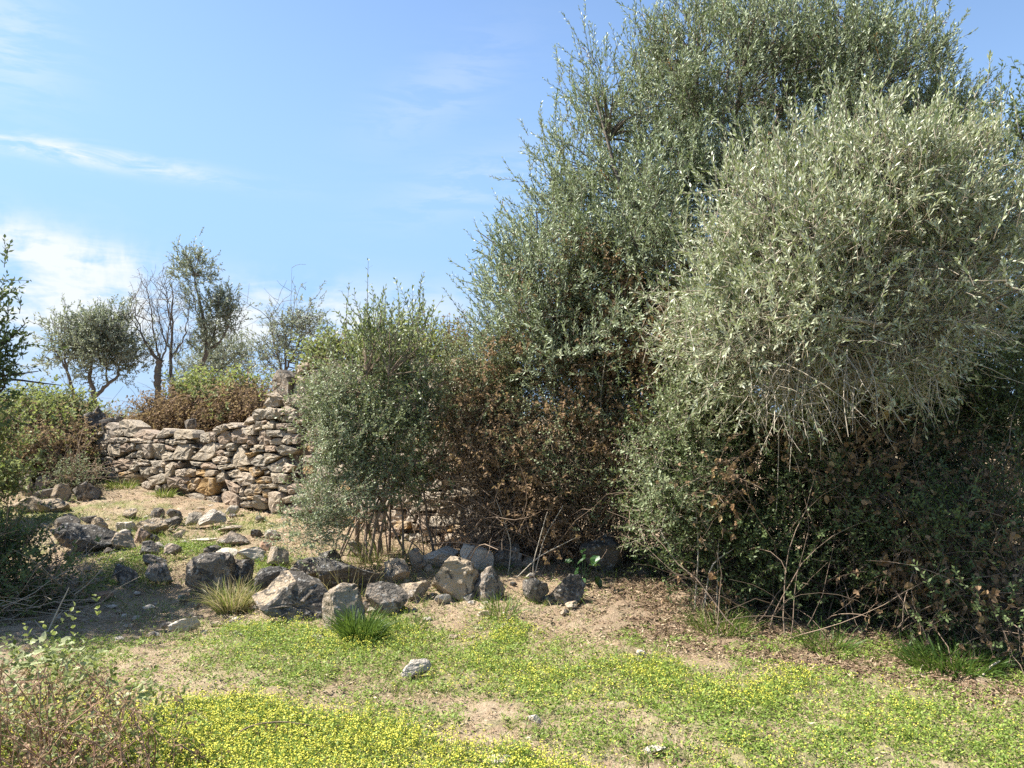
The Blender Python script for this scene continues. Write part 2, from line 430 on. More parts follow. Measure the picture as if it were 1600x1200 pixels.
ga = k.n('ShaderNodeAttribute', attribute_name='green').outputs['Fac']
la = k.n('ShaderNodeAttribute', attribute_name='litter').outputs['Fac']
a1 = k.noise(geo, 2.3, 5, .6); a2 = k.noise(geo, 11, 5, .65); a3 = k.noise(geo, 55, 4, .7); a4 = k.noise(geo, 140, 3, .7)
soil = k.mix(k.step(a1, .36, .64), (.36, .275, .185), (.30, .215, .14))
soil = k.mix(k.step(a2, .45, .70), soil, (.41, .335, .225))
soil = k.mix(k.math('MULTIPLY', k.step(a3, .48, .68), .6), soil, (.16, .115, .075))
soil = k.mix(k.math('MULTIPLY', k.step(k.noise(geo, 5.5, 6, .7, dist=.4), .50, .62), .55), soil, (.165, .150, .085))
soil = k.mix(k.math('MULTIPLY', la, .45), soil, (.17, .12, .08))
soil = k.mix(k.math('MULTIPLY', k.math('MULTIPLY', ga, k.step(a2, .25, .55)), .75), soil, k.mix(a3, (.10, .14, .035), (.22, .24, .07)))
soil = k.mix(k.math('MULTIPLY', k.step(a4, .56, .70), .3), soil, (.42, .35, .25))
p = k.n('ShaderNodeBsdfPrincipled'); k.put(p.inputs['Base Color'], soil); p.inputs['Roughness'].default_value = .95; p.inputs['Specular IOR Level'].default_value = .1
bm_ = k.n('ShaderNodeBump'); bm_.inputs['Strength'].default_value = .9; bm_.inputs['Distance'].default_value = .02
k.put(bm_.inputs['Height'], k.math('ADD', a3, k.math('MULTIPLY', a4, .5))); k.put(p.inputs['Normal'], bm_.outputs[0])
m.node_tree.links.new(p.outputs[0], out.inputs[0])
ground = acc.build('ground', m, kind='structure')
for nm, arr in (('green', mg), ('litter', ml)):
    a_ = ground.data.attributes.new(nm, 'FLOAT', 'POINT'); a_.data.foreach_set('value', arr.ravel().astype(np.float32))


# ------------------------------------------------------------------ ruined dry stone wall
def wall_point(px, py, out_=0.0):
    """A point of the wall's face plane, out_ metres proud of it."""
    d = pdir(px, py); o = np.array([WA[0], WA[1]])
    den = d[..., 0] * WN[0] + d[..., 1] * WN[1]
    t = ((o[0] - EYE[0]) * WN[0] + (o[1] - EYE[1]) * WN[1] + out_) / den
    return EYE + d * t[..., None]


S2 = """330,240 345,205 400,165 470,170 530,205 525,320 430,345 345,315|478,268 540,250 590,270 580,330 520,338 482,312|540,150 620,115 700,180 760,210 740,330 605,338 592,255 542,235|715,332 780,245 900,272 980,310 920,387 830,370
990,342 1080,235 1150,250 1165,305 1090,350 1000,362|1183,290 1240,247 1460,262 1482,362 1190,372|240,402 330,300 400,330 408,402 270,442|410,360 510,350 515,412 420,417|520,352 630,350 650,390 600,422 530,420
690,360 760,350 870,387 830,415 700,405|835,387 920,380 940,422 840,427|950,372 1090,370 1090,407 950,412|1098,380 1150,373 1162,422 1110,427|1165,390 1215,385 1225,445 1170,440|1228,395 1380,385 1380,422 1230,427
270,452 365,422 365,500 275,520|380,417 455,427 460,472 560,467 560,560 500,592 380,570|467,420 560,427 555,460 468,465|560,470 640,415 692,500 640,532 570,520|690,423 740,417 720,500 690,472|725,452 800,422 825,430 810,500 730,507
608,600 720,522 740,540 722,602|725,572 780,507 830,522 825,602 730,607|830,437 950,432 955,520 930,602 835,607|960,427 1090,432 1100,500 1070,622 940,612 955,520|1100,440 1180,470 1262,450 1250,507 1130,512|1083,570 1130,530 1220,540 1232,622 1100,637
1243,570 1280,422 1420,442 1400,622 1260,622|270,527 370,507 365,577 270,587|255,640 300,595 410,590 432,690 330,712 238,690|463,640 560,620 702,617 692,722 560,732 460,712|420,722 520,720 532,790 450,782|338,722 418,720 410,792 358,790
700,622 760,627 750,692 700,680|770,612 910,642 905,667 780,642|770,662 840,660 912,677 900,702 775,697|918,642 1082,635 1067,707 980,712|1080,662 1140,650 1120,717 1075,712|778,722 900,710 907,830 790,822|913,722 1010,715 1012,802 920,792
1015,722 1080,715 1077,792 1020,792|1128,702 1200,652 1242,670 1190,842 1130,847|688,692 762,692 750,772 690,762|540,792 640,767 682,782 600,832 545,842*o|540,852 740,787 792,862 770,932 560,922*o|808,922 860,895 912,940 900,1002 820,992
898,852 1080,795 1122,830 1117,902 920,957|978,1022 1020,945 1052,980 1040,1042 990,1052|1152,842 1370,840 1330,962 1160,972*r|1065,942 1120,920 1122,1002 1070,1002|398,792 530,800 532,902 420,892|1238,752 1380,740 1372,832 1250,832|1208,692 1300,660 1312,722 1220,732*r
245,300 330,270 335,300 260,370|180,310 260,290 240,360 190,350*d"""
S3 = """235,302 250,270 340,257 362,340 350,372 240,367|360,262 430,272 430,352 365,347|390,232 450,195 550,162 562,212 420,292*p|550,167 600,150 660,152 692,202 600,217|435,332 500,242 570,247 582,320 540,387 450,382|578,312 620,222 742,222 777,292 760,357 690,382 600,372
740,217 840,172 862,232 860,292 780,282|713,177 790,82 847,112 830,142*p|818,102 840,20 900,-5 992,5 997,80 930,117 830,112|1003,72 1020,0 1150,-10 1162,50 1130,102 1010,107|855,132 940,127 952,182 870,202|873,202 960,192 930,232 870,237|960,192 1030,127 1087,142 1087,217 970,222
945,132 985,117 1000,142 960,167|1128,162 1240,157 1247,217 1140,222|1245,72 1340,12 1357,82 1320,142 1255,132|1160,102 1215,92 1227,132 1170,132|1245,162 1325,147 1332,187 1255,192|1340,122 1440,112 1452,152 1345,162|908,242 1020,232 1027,332 1005,402 910,397|1028,232 1195,237 1192,312 1030,297
1033,352 1100,322 1162,332 1150,397 1040,397|1178,362 1210,262 1290,272 1282,342 1240,402|1255,202 1332,202 1340,262 1260,262|1290,272 1362,282 1352,392 1290,382*r|778,302 840,300 862,392 780,397*r|858,402 970,400 972,442 870,442|818,452 960,442 972,477 830,487|978,412 1100,410 1112,472 990,482|1118,442 1180,402 1322,452 1300,492 1160,522
520,422 560,382 640,387 632,462 540,472|413,382 510,380 502,442 420,442|423,482 480,457 517,492 490,532 430,532|523,482 585,480 582,532 530,532|148,562 290,402 330,372 410,377 417,482 400,532 300,582|378,562 440,532 520,532 572,562 560,612 400,612|268,642 300,602 360,602 442,652 430,672 280,667|138,592 290,602 250,642 180,632
573,592 682,402 742,480 802,622 690,642 600,642|448,632 570,612 642,642 560,672 460,682|703,402 765,400 762,442 710,442|768,492 870,482 862,522 800,552*o|808,562 870,532 852,602|843,602 900,512 980,522 992,632 900,642|978,502 1060,502 1152,532 1010,612 985,602|1003,652 1180,542 1202,602 1160,712 1060,702
1158,652 1200,602 1292,642 1230,712 1170,712|658,662 690,642 770,652 792,692 690,692*o|788,652 930,657 952,702 880,762 840,752*o|933,642 1000,652 992,682 950,682*p|953,702 1020,692 1032,722 970,742|533,712 650,672 707,702 690,762 600,772|648,792 710,712 802,722 862,802 840,842 720,872|428,762 500,702 522,732 532,802 440,832
193,702 240,672 430,692 432,742 340,762 200,742*o|93,722 130,672 187,702 170,762 110,762*o|58,842 130,782 242,772 180,902 90,912*o|178,922 310,772 442,782 410,962 300,972*o|528,792 600,832 692,882 690,942 600,942 560,862*r|478,962 540,922 682,962 702,1112 520,1102 490,1032|688,922 720,882 742,972 710,982|738,932 800,842 900,852 942,942 870,977 740,977*o
873,802 960,762 1052,762 1040,832 890,842*o|1043,722 1090,722 1222,732 1202,832 1070,832|918,852 1112,842 1112,892 960,892|1118,852 1242,862 1232,942 1120,922|1238,882 1290,842 1402,852 1452,902 1320,952 1250,967|948,912 1040,902 1032,1002 950,1002*o|1018,942 1140,932 1182,1002 1140,1152 1040,1172 1020,1102|833,1092 890,972 930,982 982,1082 960,1132 870,1132
938,1012 1000,1012 1002,1062 950,1062|713,1062 780,1032 832,1042 820,1112 720,1112|688,992 790,992 782,1022 700,1022|773,982 860,987 860,1017 780,1022*o|78,972 150,952 292,962 280,1032 180,1042|308,992 450,982 452,1062 320,1062|428,1072 470,1052 492,1112 440,1112|338,1072 410,1072 412,1112 350,1112|1193,1002 1300,972 1302,1052 1210,1062
1308,962 1400,952 1452,1002 1320,1052|1178,1132 1240,1082 1422,1052 1442,1152 1200,1192*r|0,760 90,740 110,800 60,840 0,820*r|0,830 60,850 80,910 0,900*r|-60,690 80,670 92,740 0,755|1365,20 1440,-20 1450,60 1370,70"""
STONES = []
for blob, ox, oy, sc in ((S2, 120, 640, 8.0), (S3, 280, 640, 7.2727)):
    for s in blob.replace('\n', '|').split('|'):
        kind = ''
        if '*' in s: s, kind = s.split('*')
        pts = np.array([[float(c) for c in q.split(',')] for q in s.split()])
        STONES.append((np.stack([ox + pts[:, 0] / sc, oy + pts[:, 1] / sc], 1), kind))
# the broken stub that still stands higher, and the courses running on behind the young shrub
for s in """421,612 424,592 432,580 447,578 458,592 456,616 440,620*g|456,600 466,597 470,612 458,616|410,632 422,618 436,624 434,634 416,637|420,617 430,612 444,620 440,626|442,624 456,618 462,630 446,636|405,642 420,636 436,640 432,648 410,650|458,618 474,612 480,626 464,632
438,640 450,634 462,640 458,648 440,648|466,632 482,628 488,642 468,646|462,574 474,566 482,572 478,584 464,586|480,562 492,556 500,566 494,576 482,576|466,588 478,586 482,598 468,600|482,578 496,576 498,590 484,592|486,592 498,592 500,606 484,606|470,602 484,600 486,612 472,614""".replace('\n', '|').split('|'):
    s, _, kd = s.partition('*')
    STONES.append((np.array([[float(c) for c in q.split(',')] for q in s.split()]), kd or random.choice(['', '', 'r', 'p'])))
rr_ = np.random.default_rng(5)
y0 = 562.0
while y0 < 838:
    hgt = rr_.uniform(11, 22); x0 = 480 + rr_.uniform(-6, 6) if y0 > 640 else 500 + rr_.uniform(-6, 4)
    while x0 < 765:
        wd = rr_.uniform(10, 40)
        if x0 > 470 and not (y0 < 600 and x0 < 500) and not (y0 > 796 and x0 < 520):
            yo = rr_.uniform(-5, 5) + 5 * math.sin(x0 * .05); q = np.array([[0, yo]]) + np.array([[x0, y0 + hgt], [x0 + rr_.uniform(0, 4), y0 + 1], [x0 + wd * .55, y0 + rr_.uniform(-2, 3)], [x0 + wd - 2, y0 + rr_.uniform(0, 4)], [x0 + wd - rr_.uniform(1, 4), y0 + hgt - 1], [x0 + wd * .5, y0 + hgt]])
            STONES.append((q, rr_.choice(['', '', '', 'r', 'o', 'p'])))
        x0 += wd
    y0 += hgt + .5

wl = thing('dry_stone_wall', 'ruined dry stone rubble wall with ochre stained stones, rising to a stub beside the shrub', 'wall', (WA[0], WA[1], float(terrain(*WA))))
WMAT = {'g': 'rock_grey', '': 'wall_stone', 'o': 'wall_ochre', 'd': 'wall_dark', 'p': 'wall_pale', 'r': 'wall_red'}


def resample(poly, n):
    p = np.vstack([poly, poly[:1]]); L = np.r_[0, np.cumsum(np.linalg.norm(np.diff(p, axis=0), axis=1))]
    t = np.linspace(0, L[-1], n, endpoint=False)
    return np.stack([np.interp(t, L, p[:, 0]), np.interp(t, L, p[:, 1])], 1)


def stone_mesh(a, poly, r, proud, depth=.26):
    """One block: its face outline with worn arrises, a bulged uneven front and sides going back into the wall."""
    n = 14 if np.ptp(poly[:, 0]) > 11 else 10
    q = resample(poly, n); q = (q + np.roll(q, 1, 0) * .02 + np.roll(q, -1, 0) * .02) / 1.04
    c = q.mean(0); q = c + (q - c) * 1.06
    q += r.normal(0, .25, q.shape)
    tilt = r.normal(0, .13, 2)
    def ring(s, o, j=.006):
        pt = c + (q - c) * s
        dd = o + (pt - c) @ tilt * .010 * 9 / 10
        return wall_point(pt[:, 0], pt[:, 1], 0) + np.r_[WN, 0] * (dd + r.normal(0, j, n))[:, None]
    b = proud
    rings = [ring(.90, -depth, 0), ring(1.0, b - .055, .004), ring(.99, b - .012, .005), ring(.94, b + .004, .004), ring(.5, b + .010, .007)]
    V = np.vstack(rings + [wall_point(c[0], c[1], b + .012)[None]])
    F4 = []; 
    for k_ in range(4):
        for i in range(n): F4.append((k_ * n + i, k_ * n + (i + 1) % n, (k_ + 1) * n + (i + 1) % n, (k_ + 1) * n + i))
    F3 = [(4 * n + i, 4 * n + (i + 1) % n, 5 * n) for i in range(n)]
    base = a.n; a.indexed(V, F4, .5, 0, False)
    a.F.append(np.array(F3) + base); a._attr(n, .5, 0, False)


r = np.random.default_rng(3)
for poly, kind in STONES:
    a = Acc(); pr = r.uniform(-.012, .032)
    if kind == 'd' and poly[:, 1].max() < 700: pr += .10
    stone_mesh(a, poly, r, pr, .22)
    mt = M[WMAT[kind]] if kind else M[r.choice(['wall_stone', 'wall_stone', 'wall_stone', 'wall_pale', 'wall_red'])]
    a.build('stone', mt, wl)
# small wedging stones deep in the joints, and the earth-and-rubble heart of the wall behind them
a = Acc()
top_x = [142, 160, 215, 300, 330, 365, 395, 412, 420, 455, 470, 500, 770]; top_y = [672, 676, 676, 676, 668, 660, 648, 636, 600, 600, 580, 566, 562]
bot_y = lambda x: np.interp(x, [150, 240, 330, 430, 770], [742, 762, 790, 806, 838])
for i in range(620):
    x = r.uniform(155, 760); t_ = np.interp(x, top_x, top_y) + 6; b_ = bot_y(x)
    y = r.uniform(t_, b_); s = r.uniform(2.2, 5.5)
    an = np.sort(r.uniform(0, 2 * math.pi, 6)); q = np.stack([x + np.cos(an) * s * r.uniform(1, 1.7), y + np.sin(an) * s * .8], 1)
    n = 6; o_ = r.uniform(-.10, -.025)
    V = np.vstack([wall_point(q[:, 0], q[:, 1], o_ - .12), wall_point(q[:, 0], q[:, 1], o_), wall_point(x + (q[:, 0] - x) * .55, y + (q[:, 1] - y) * .55, o_ + .03)])
    Fw = [(k_ * n + j, k_ * n + (j + 1) % n, (k_ + 1) * n + (j + 1) % n, (k_ + 1) * n + j) for k_ in (0, 1) for j in range(n)]
    b0 = a.n; a.indexed(V, Fw, .5, 0, False); a.F.append(np.array([[12, 13, 14, 15, 16, 17]]) + b0); a._attr(1, .5, 0, False)
tag(a.build('wedge_stones', M['wall_stone'], wl), kind='stuff')
a = Acc(); xs = np.linspace(150, 772, 120)
tp = np.interp(xs, top_x, top_y) + 7 + 4 * np.sin(xs * .23) + 2 * np.sin(xs * .71); bt = bot_y(xs) + 26
gv = np.linspace(0, 1, 14)[:, None]; PXg = np.repeat(xs[None], 14, 0); PYg = tp * (1 - gv) + bt * gv
fo = -.13 + .05 * fbm(PXg * .15, PYg * .15, 0, 2, 3)
front = wall_point(PXg, PYg, 0) + np.array([WN[0], WN[1], 0]) * fo[..., None]
bk = front[0] - np.array([WN[0], WN[1], 0]) * .42; bk2 = bk.copy(); bk2[:, 2] = front[-1][:, 2]
G = np.concatenate([bk2[None], bk[None], front], 0); ng, mg_ = G.shape[:2]; idx = np.arange(ng * mg_).reshape(ng, mg_)
a.indexed(G.reshape(-1, 3), np.stack([idx[:-1, :-1], idx[:-1, 1:], idx[1:, 1:], idx[1:, :-1]], -1).reshape(-1, 4), .3, 0, False)
a.build('rubble_core', M['earth'], wl)


# ------------------------------------------------------------------ loose rocks
import bmesh
def _ico(n):
    b = bmesh.new(); bmesh.ops.create_icosphere(b, subdivisions=n, radius=1); b.verts.ensure_lookup_table()
    V = np.array([v.co[:] for v in b.verts]); Fc = np.array([[v.index for v in f.verts] for f in b.faces]); b.free(); return V, Fc
ICO = {2: _ico(2), 3: _ico(3), 4: _ico(4)}


def rock_shape(r, size, cuts=9, sub=4, rough=.035, flat=0.0):
    V, Fc = ICO[sub]; V = V.copy()
    V = np.sign(V) * np.abs(V) ** r.uniform(.72, .9); V /= np.abs(V).max(0)
    for i in range(cuts):
        nrm = norm(r.normal(0, 1, 3) * np.array([1, 1, .8])); d = r.uniform(.40, .78)
        s = V @ nrm - d; V = V - np.where(s > 0, s, 0)[:, None] * nrm * .97
    o = r.uniform(0, 99, 3)
    amp = (fbm(V[:, 0] * 1.7 + o[0], V[:, 1] * 1.7 + o[1], V[:, 2] * 1.7 + o[2], 1, 3) - .5) * .18
    amp += (fbm(V[:, 0] * 6 + o[0], V[:, 1] * 6 + o[1], V[:, 2] * 6 + o[2], 2, 3) - .5) * rough * 4
    lay = np.abs(((V[:, 2] * 3.2 + fbm(V[:, 0] * 1.5 + o[0], V[:, 1] * 1.5, V[:, 2], 5, 2)) % 1) - .5)
    amp -= (lay < .07) * rough * .9
    V = V * (1 + amp)[:, None]
    V = V / np.abs(V).max(0)
    return V * np.array(size) / 2, Fc


BIG = []
def rock(label, x0, x1, ytop, ybase, mat, seed, tilt=(0, 0, 0), depth=.8, cuts=14, sink=.24, base=None, flat=False, group=None, rough=.06, on_wall=None):
    r = np.random.default_rng(seed)
    P = wall_point((x0 + x1) / 2, ybase, on_wall) if on_wall is not None else gp((x0 + x1) / 2, base or ybase); D = P[1] / F
    wdt = (x1 - x0) * D; hgt = max((ybase - ytop) * D, .03); dep = wdt * depth
    if flat: hgt = max(hgt * .62, .035)
    Vv, Fc = rock_shape(r, (wdt, dep, hgt * (1 + sink)), cuts, 4 if wdt * F / P[1] > 45 else 3, rough)
    Vv = Vv @ np.array(Euler([rad(t) for t in tilt]).to_matrix()).T
    Vv[:, 2] *= hgt * (1 + sink) / np.ptp(Vv[:, 2]); Vv[:, 0] *= wdt / np.ptp(Vv[:, 0])
    c = P + np.array([0, dep * .38, 0]); lift = (base and (base - ybase) * D) or 0
    z = terrain(c[0], c[1]) if on_wall is None else P[2]
    c[2] = min(z, P[2] + .05) + hgt * (1 + sink) / 2 - hgt * sink + (lift if base else 0)
    a = Acc(); a.indexed(Vv + c, Fc, .5, 0, False)
    o = a.build('rock', M[mat], loc=(c[0], c[1], c[2] - hgt * .5))
    tag(o, label, 'rock', group)
    if label: BIG.append((label, np.array(o.location)))
    return o


GR = 'loose rocks fallen round the ruined wall'
for i, row in enumerate([
    # label, x0, x1, ytop, ybase, material, extras
    ('grey lichen spotted rock lying beside the left end of the wall', 109, 151, 755, 783, 'rock_grey', dict(tilt=(0, -12, 8))),
    ('pale flat topped slab in front of the heap at the left end of the wall', 50, 100, 781, 804, 'rock_tan', dict(tilt=(0, -10, 5))),
    ('low tan boulder half under the green bramble left of the pale slab', 15, 56, 780, 803, 'rock_tan', {}),
    ('thin dark slab leaning in the heap at the left end of the wall', 47, 87, 762, 782, 'rock_grey', dict(tilt=(0, -24, 0), depth=.6)),
    ('round tan block at the right of the heap by the wall', 76, 106, 757, 785, 'rock_tan', {}),
    ('upright cream block at the left of the heap beside green bramble', 26, 48, 748, 778, 'rock_tan', {}),
    ('small brown block on top of the heap at the left end of the wall', 52, 76, 746, 766, 'wall_red', {}),
    ('dark jagged stone above the shaded slab at the edge of the clearing', 72, 113, 808, 832, 'rock_dark', {}),
    ('upright tan block with a striped side in the grassy clearing', 139, 166, 812, 834, 'rock_tan', dict(tilt=(0, 14, 0))),
    ('small pale wedge in grass left of the long pale boulder', 180, 210, 815, 832, 'rock_pale', dict(tilt=(0, -8, 0))),
    ('tilted reddish block with a sunlit top in the clearing', 201, 233, 826, 849, 'rock_red', dict(tilt=(0, 24, 10))),
    ('long pale boulder with a dark right end in the clearing', 210, 262, 809, 835, 'rock_tan', dict(tilt=(0, -16, 0))),
    ('small dark upright stone behind the long pale boulder', 231, 254, 796, 813, 'rock_grey', {}),
    ('dark square topped stone in the middle of the clearing', 259, 286, 799, 816, 'rock_dark', {}),
    ('brown low stone just left of the big cream block', 284, 314, 803, 821, 'wall_stone', {}),
    ('big cream angular block lying before the wall', 302, 348, 801, 823, 'rock_pale', dict(tilt=(0, -8, 12))),
    ('thin flat tan slab right of the big cream block', 332, 373, 820, 833, 'rock_tan', dict(flat=True)),
    ('small tan lump in grass below the big cream block', 268, 287, 829, 843, 'rock_tan', {}),
    ('dark brown pitted rock in the grass of the clearing', 336, 391, 837, 857, 'rock_grey', dict(tilt=(0, 6, 0))),
    ('thin pale sliver of slab lying flat in grass', 294, 331, 840, 848, 'rock_pale', dict(flat=True)),
    ('small rusty stone beside the low silvery foliage', 421, 437, 834, 848, 'rock_red', {}),
    ('broad pale flat slab set in grass above the black boulders', 322, 367, 857, 873, 'rock_pale', dict(flat=True)),
    ('bleached uneven slab by the grey cube shaped block', 370, 414, 858, 880, 'rock_pale', {}),
    ('grey cube shaped block at the edge of the silvery foliage', 410, 446, 860, 889, 'rock_tan', {}),
    ('rust and grey stone behind the grey cube shaped block', 402, 426, 846, 864, 'rock_red', {}),
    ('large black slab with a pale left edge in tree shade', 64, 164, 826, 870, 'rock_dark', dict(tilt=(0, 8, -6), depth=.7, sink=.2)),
    ('rounded tan rock at the right end of the large black slab', 160, 206, 838, 864, 'rock_tan', {}),
    ('small tan rock with a dark side right of the rounded tan rock', 214, 246, 851, 870, 'rock_grey', {}),
    ('grey wedge of bedrock at the left edge of the path', 216, 262, 882, 914, 'rock_grey', dict(tilt=(0, 10, 0))),
    ('low dark stone above the grey wedge beside the path', 216, 252, 869, 888, 'rock_dark', {}),
    ('large dark lichen crusted boulder at the right edge of the path', 286, 362, 876, 940, 'rock_grey', dict(cuts=7, depth=.9)),
    ('smooth grey boulder with a white top behind the dry tuft', 350, 398, 876, 920, 'rock_grey', dict(tilt=(0, 15, 0))),
    ('black mottled boulder between the dry tuft and leaning slab', 396, 450, 893, 946, 'rock_dark', dict(cuts=8)),
    ('low grey boulder behind the point of the leaning slab', 450, 516, 880, 911, 'rock_grey', {}),
    ('broad dark mossy boulder behind the leaning slab', 482, 582, 883, 928, 'rock_dark', dict(cuts=7, depth=.7)),
    ('pale crusted boulder beside the green grass tuft', 503, 577, 922, 990, 'rock_tan', dict(cuts=8, depth=.8)),
    ('ridge shaped grey boulder right of the green grass tuft', 572, 642, 915, 964, 'rock_grey', dict(tilt=(0, 22, 0), cuts=11)),
    ('low tan rock behind the ridge shaped boulder', 622, 668, 915, 942, 'rock_tan', {}),
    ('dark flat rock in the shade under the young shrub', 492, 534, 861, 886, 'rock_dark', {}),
    ('grey rock with dry stems right of the dark mossy boulder', 596, 640, 878, 913, 'rock_tan', {}),
    ('narrow upright tan stone below the stems of the young shrub', 636, 662, 866, 899, 'rock_tan', {}),
    ('pale mossy rounded rock behind the big tan boulder', 658, 716, 861, 892, 'rock_pale', {}),
    ('big tan boulder with an undercut earthy base', 660, 737, 878, 937, 'rock_tan', dict(cuts=10)),
    ('pale angular peaked rock standing against the dark thicket', 717, 770, 851, 894, 'rock_pale', dict(tilt=(0, 20, 20), cuts=12)),
    ('rough brown block right of the big tan boulder', 736, 790, 891, 942, 'rock_grey', dict(cuts=7)),
    ('dim grey boulder in the shade behind the peaked rock', 760, 814, 850, 890, 'rock_grey', {}),
    ('small grey rounded rock left of the speckled boulder', 814, 856, 911, 946, 'rock_grey', {}),
    ('speckled lichen boulder at the foot of the thicket', 854, 917, 905, 949, 'rock_grey', dict(cuts=6)),
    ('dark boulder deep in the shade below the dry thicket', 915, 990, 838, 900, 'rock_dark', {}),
    ('pale brick shaped stone lying alone in the flowering meadow', 624, 671, 1034, 1061, 'rock_pale', dict(tilt=(0, -16, 25), depth=.45, sink=.02)),
    ('small white sliver of stone on the bare strip', 825, 848, 1111, 1131, 'rock_pale', dict(tilt=(0, 30, 0), flat=True)),
    ('white stone among yellow flowers at the near edge', 1009, 1042, 1162, 1180, 'rock_pale', dict(flat=True)),
    ('narrow pale stone half sunk at the near edge of the flowers', 752, 802, 1187, 1203, 'rock_pale', dict(flat=True)),
    ('dark tilted block leaning on the left end of the wall', 124, 152, 648, 676, 'rock_dark', dict(tilt=(0, -38, 0), on_wall=.02, depth=.9, cuts=12)),
    ('dark block topmost of the pile on the left end of the wall', 139, 160, 636, 656, 'rock_dark', dict(tilt=(0, -20, 0), on_wall=-.1, cuts=12)),
    ('dark blocky stone wedged right of the tilted block on the wall', 150, 178, 654, 679, 'rock_dark', dict(tilt=(0, -20, 0), on_wall=-.02, cuts=12)),
    ('small dark purple stone perched behind the wall top at its left', 172, 192, 647, 662, 'rock_dark', dict(on_wall=-.15)),
    ('dark stone lying on the middle of the wall top', 286, 304, 652, 671, 'rock_grey', dict(on_wall=-.2, depth=.6, tilt=(0, 25, 0))),
    ('oval flat pale stone at the foot of the path', 261, 309, 965, 991, 'rock_pale', dict(tilt=(0, -8, 0), depth=.55, sink=.02)),
    ('small pale stone lying on the shaded path', 221, 241, 944, 954, 'rock_pale', dict(flat=True)),
    ('tiny white pebble sized stone at the top of the meadow', 995, 1012, 1016, 1030, 'rock_pale', {}),
    ('small pinkish stone at the foot of the rough brown block', 748, 770, 956, 968, 'rock_tan', {}),
    ('dark low rock in shade left of the path', 165, 208, 890, 916, 'rock_grey', {}),
    ('brown flat stone in shade near the bleached stick', 125, 172, 920, 940, 'rock_red', dict(flat=True)),
    ('tan block showing under the left side of the young shrub', 540, 575, 852, 872, 'rock_tan', {}),
]):
    rock(row[0], *row[1:6], 100 + i, **row[6])

# the big tipped slab: a thick plate with a pale broken edge, leaning on the boulders behind it
a = Acc(); fr = [(405, 955), (418, 962), (460, 972), (490, 975), (512, 962), (516, 925), (500, 912), (470, 908), (456, 909), (445, 918), (425, 938)]
Pb = gp(462, 974); Yb = Pb[1]
q = resample(np.array(fr, float), 26)
tt = (q[:, 1] - 975) / -66
fro = at(q[:, 0], q[:, 1], Yb + tt * .16 - (q[:, 0] - 460) / 55 * -.10)
r = np.random.default_rng(77)
nrm_ = norm(np.array([-.5, .62, .30])) * .17
fro = fro + r.normal(0, .006, fro.shape); bck = fro + nrm_ + r.normal(0, .008, fro.shape)
inn = fro.mean(0) + (fro - fro.mean(0)) * .93 - norm(nrm_) * .018
rg = [bck.mean(0) + (bck - bck.mean(0)) * .9, bck, fro]
for s_ in (.93, .7, .45, .2): rg.append(fro.mean(0) + (fro - fro.mean(0)) * s_ - norm(nrm_) * (.016 + r.normal(0, .009, (26, 1))))
n = 26; V = np.vstack(rg); F4 = [(k_ * n + i, k_ * n + (i + 1) % n, (k_ + 1) * n + (i + 1) % n, (k_ + 1) * n + i) for k_ in range(len(rg) - 1) for i in range(n)]
a.indexed(V, F4, .5, [1 if (f[0] // n) == 1 and q[f[0] % n][0] < 470 else 0 for f in F4], False)
a.F.append(np.array([list(range(n))[::-1]])); a._attr(1, .5, 0, False); a.F.append(np.array([[(len(rg) - 1) * n + i for i in range(n)]])); a._attr(1, .5, 0, False)
o = a.build('rock', [M['rock_dark'], M['rock_tan']], loc=Pb)
tag(o, 'tipped thick slab with black lichen face and pale broken left edge', 'rock')

SEEN = set()
# small jagged stones jammed between the boulders of the fallen row and strewn before the wall
r = np.random.default_rng(13)
for i in range(46):
    if i < 28: px = r.uniform(330, 900); py = np.interp(px, [330, 450, 560, 700, 900], [925, 945, 955, 925, 945]) + r.normal(0, 16)
    else: px = r.uniform(60, 420); py = r.uniform(800, 885)
    s_ = r.uniform(9, 24); mt_ = r.choice(['rock_tan', 'rock_grey', 'rock_dark', 'rock_pale', 'wall_stone'])
    o = rock(None, px - s_ * .6, px + s_ * .6, py - s_ * .7, py, mt_, 900 + i, tilt=(r.normal(0, 15), r.normal(0, 20), r.uniform(0, 90)), sink=.2,
         group='small stones jammed among the fallen boulders' if i < 28 else 'small stones strewn before the wall')
    d_ = [np.linalg.norm(np.array(o.location)[:2] - b_[1][:2]) for b_ in BIG]; lb, bp = BIG[int(np.argmin(d_))]
    for sp in (' in ', ' with ', ' at ', ' beside ', ' behind ', ' between ', ' right of ', ' left of ', ' below ', ' half ', ' lying ', ' leaning ', ' set ', ' before ', ' standing ', ' near ', ' under ', ' just ', ' above ', ' on ', ' showing ', ' by ', ' of '): lb = lb.split(sp)[0]
    dx, dy = o.location[0] - bp[0], o.location[1] - bp[1]
    rel = ('right of' if dx > 0 else 'left of') if abs(dx) > abs(dy) else ('behind' if dy > 0 else 'in front of')
    word = dict(rock_tan='tan', rock_grey='grey', rock_dark='blackish', rock_pale='whitish', wall_stone='beige')[mt_]
    lab = f"{'tiny' if s_ < 13 else 'small' if s_ < 18 else 'fist sized'} {word} stone {rel} the {lb}"
    if lab in SEEN: lab = lab.replace(' stone ', ' chip of stone close ')
    SEEN.add(lab); o['label'] = lab; o['category'] = 'rock'

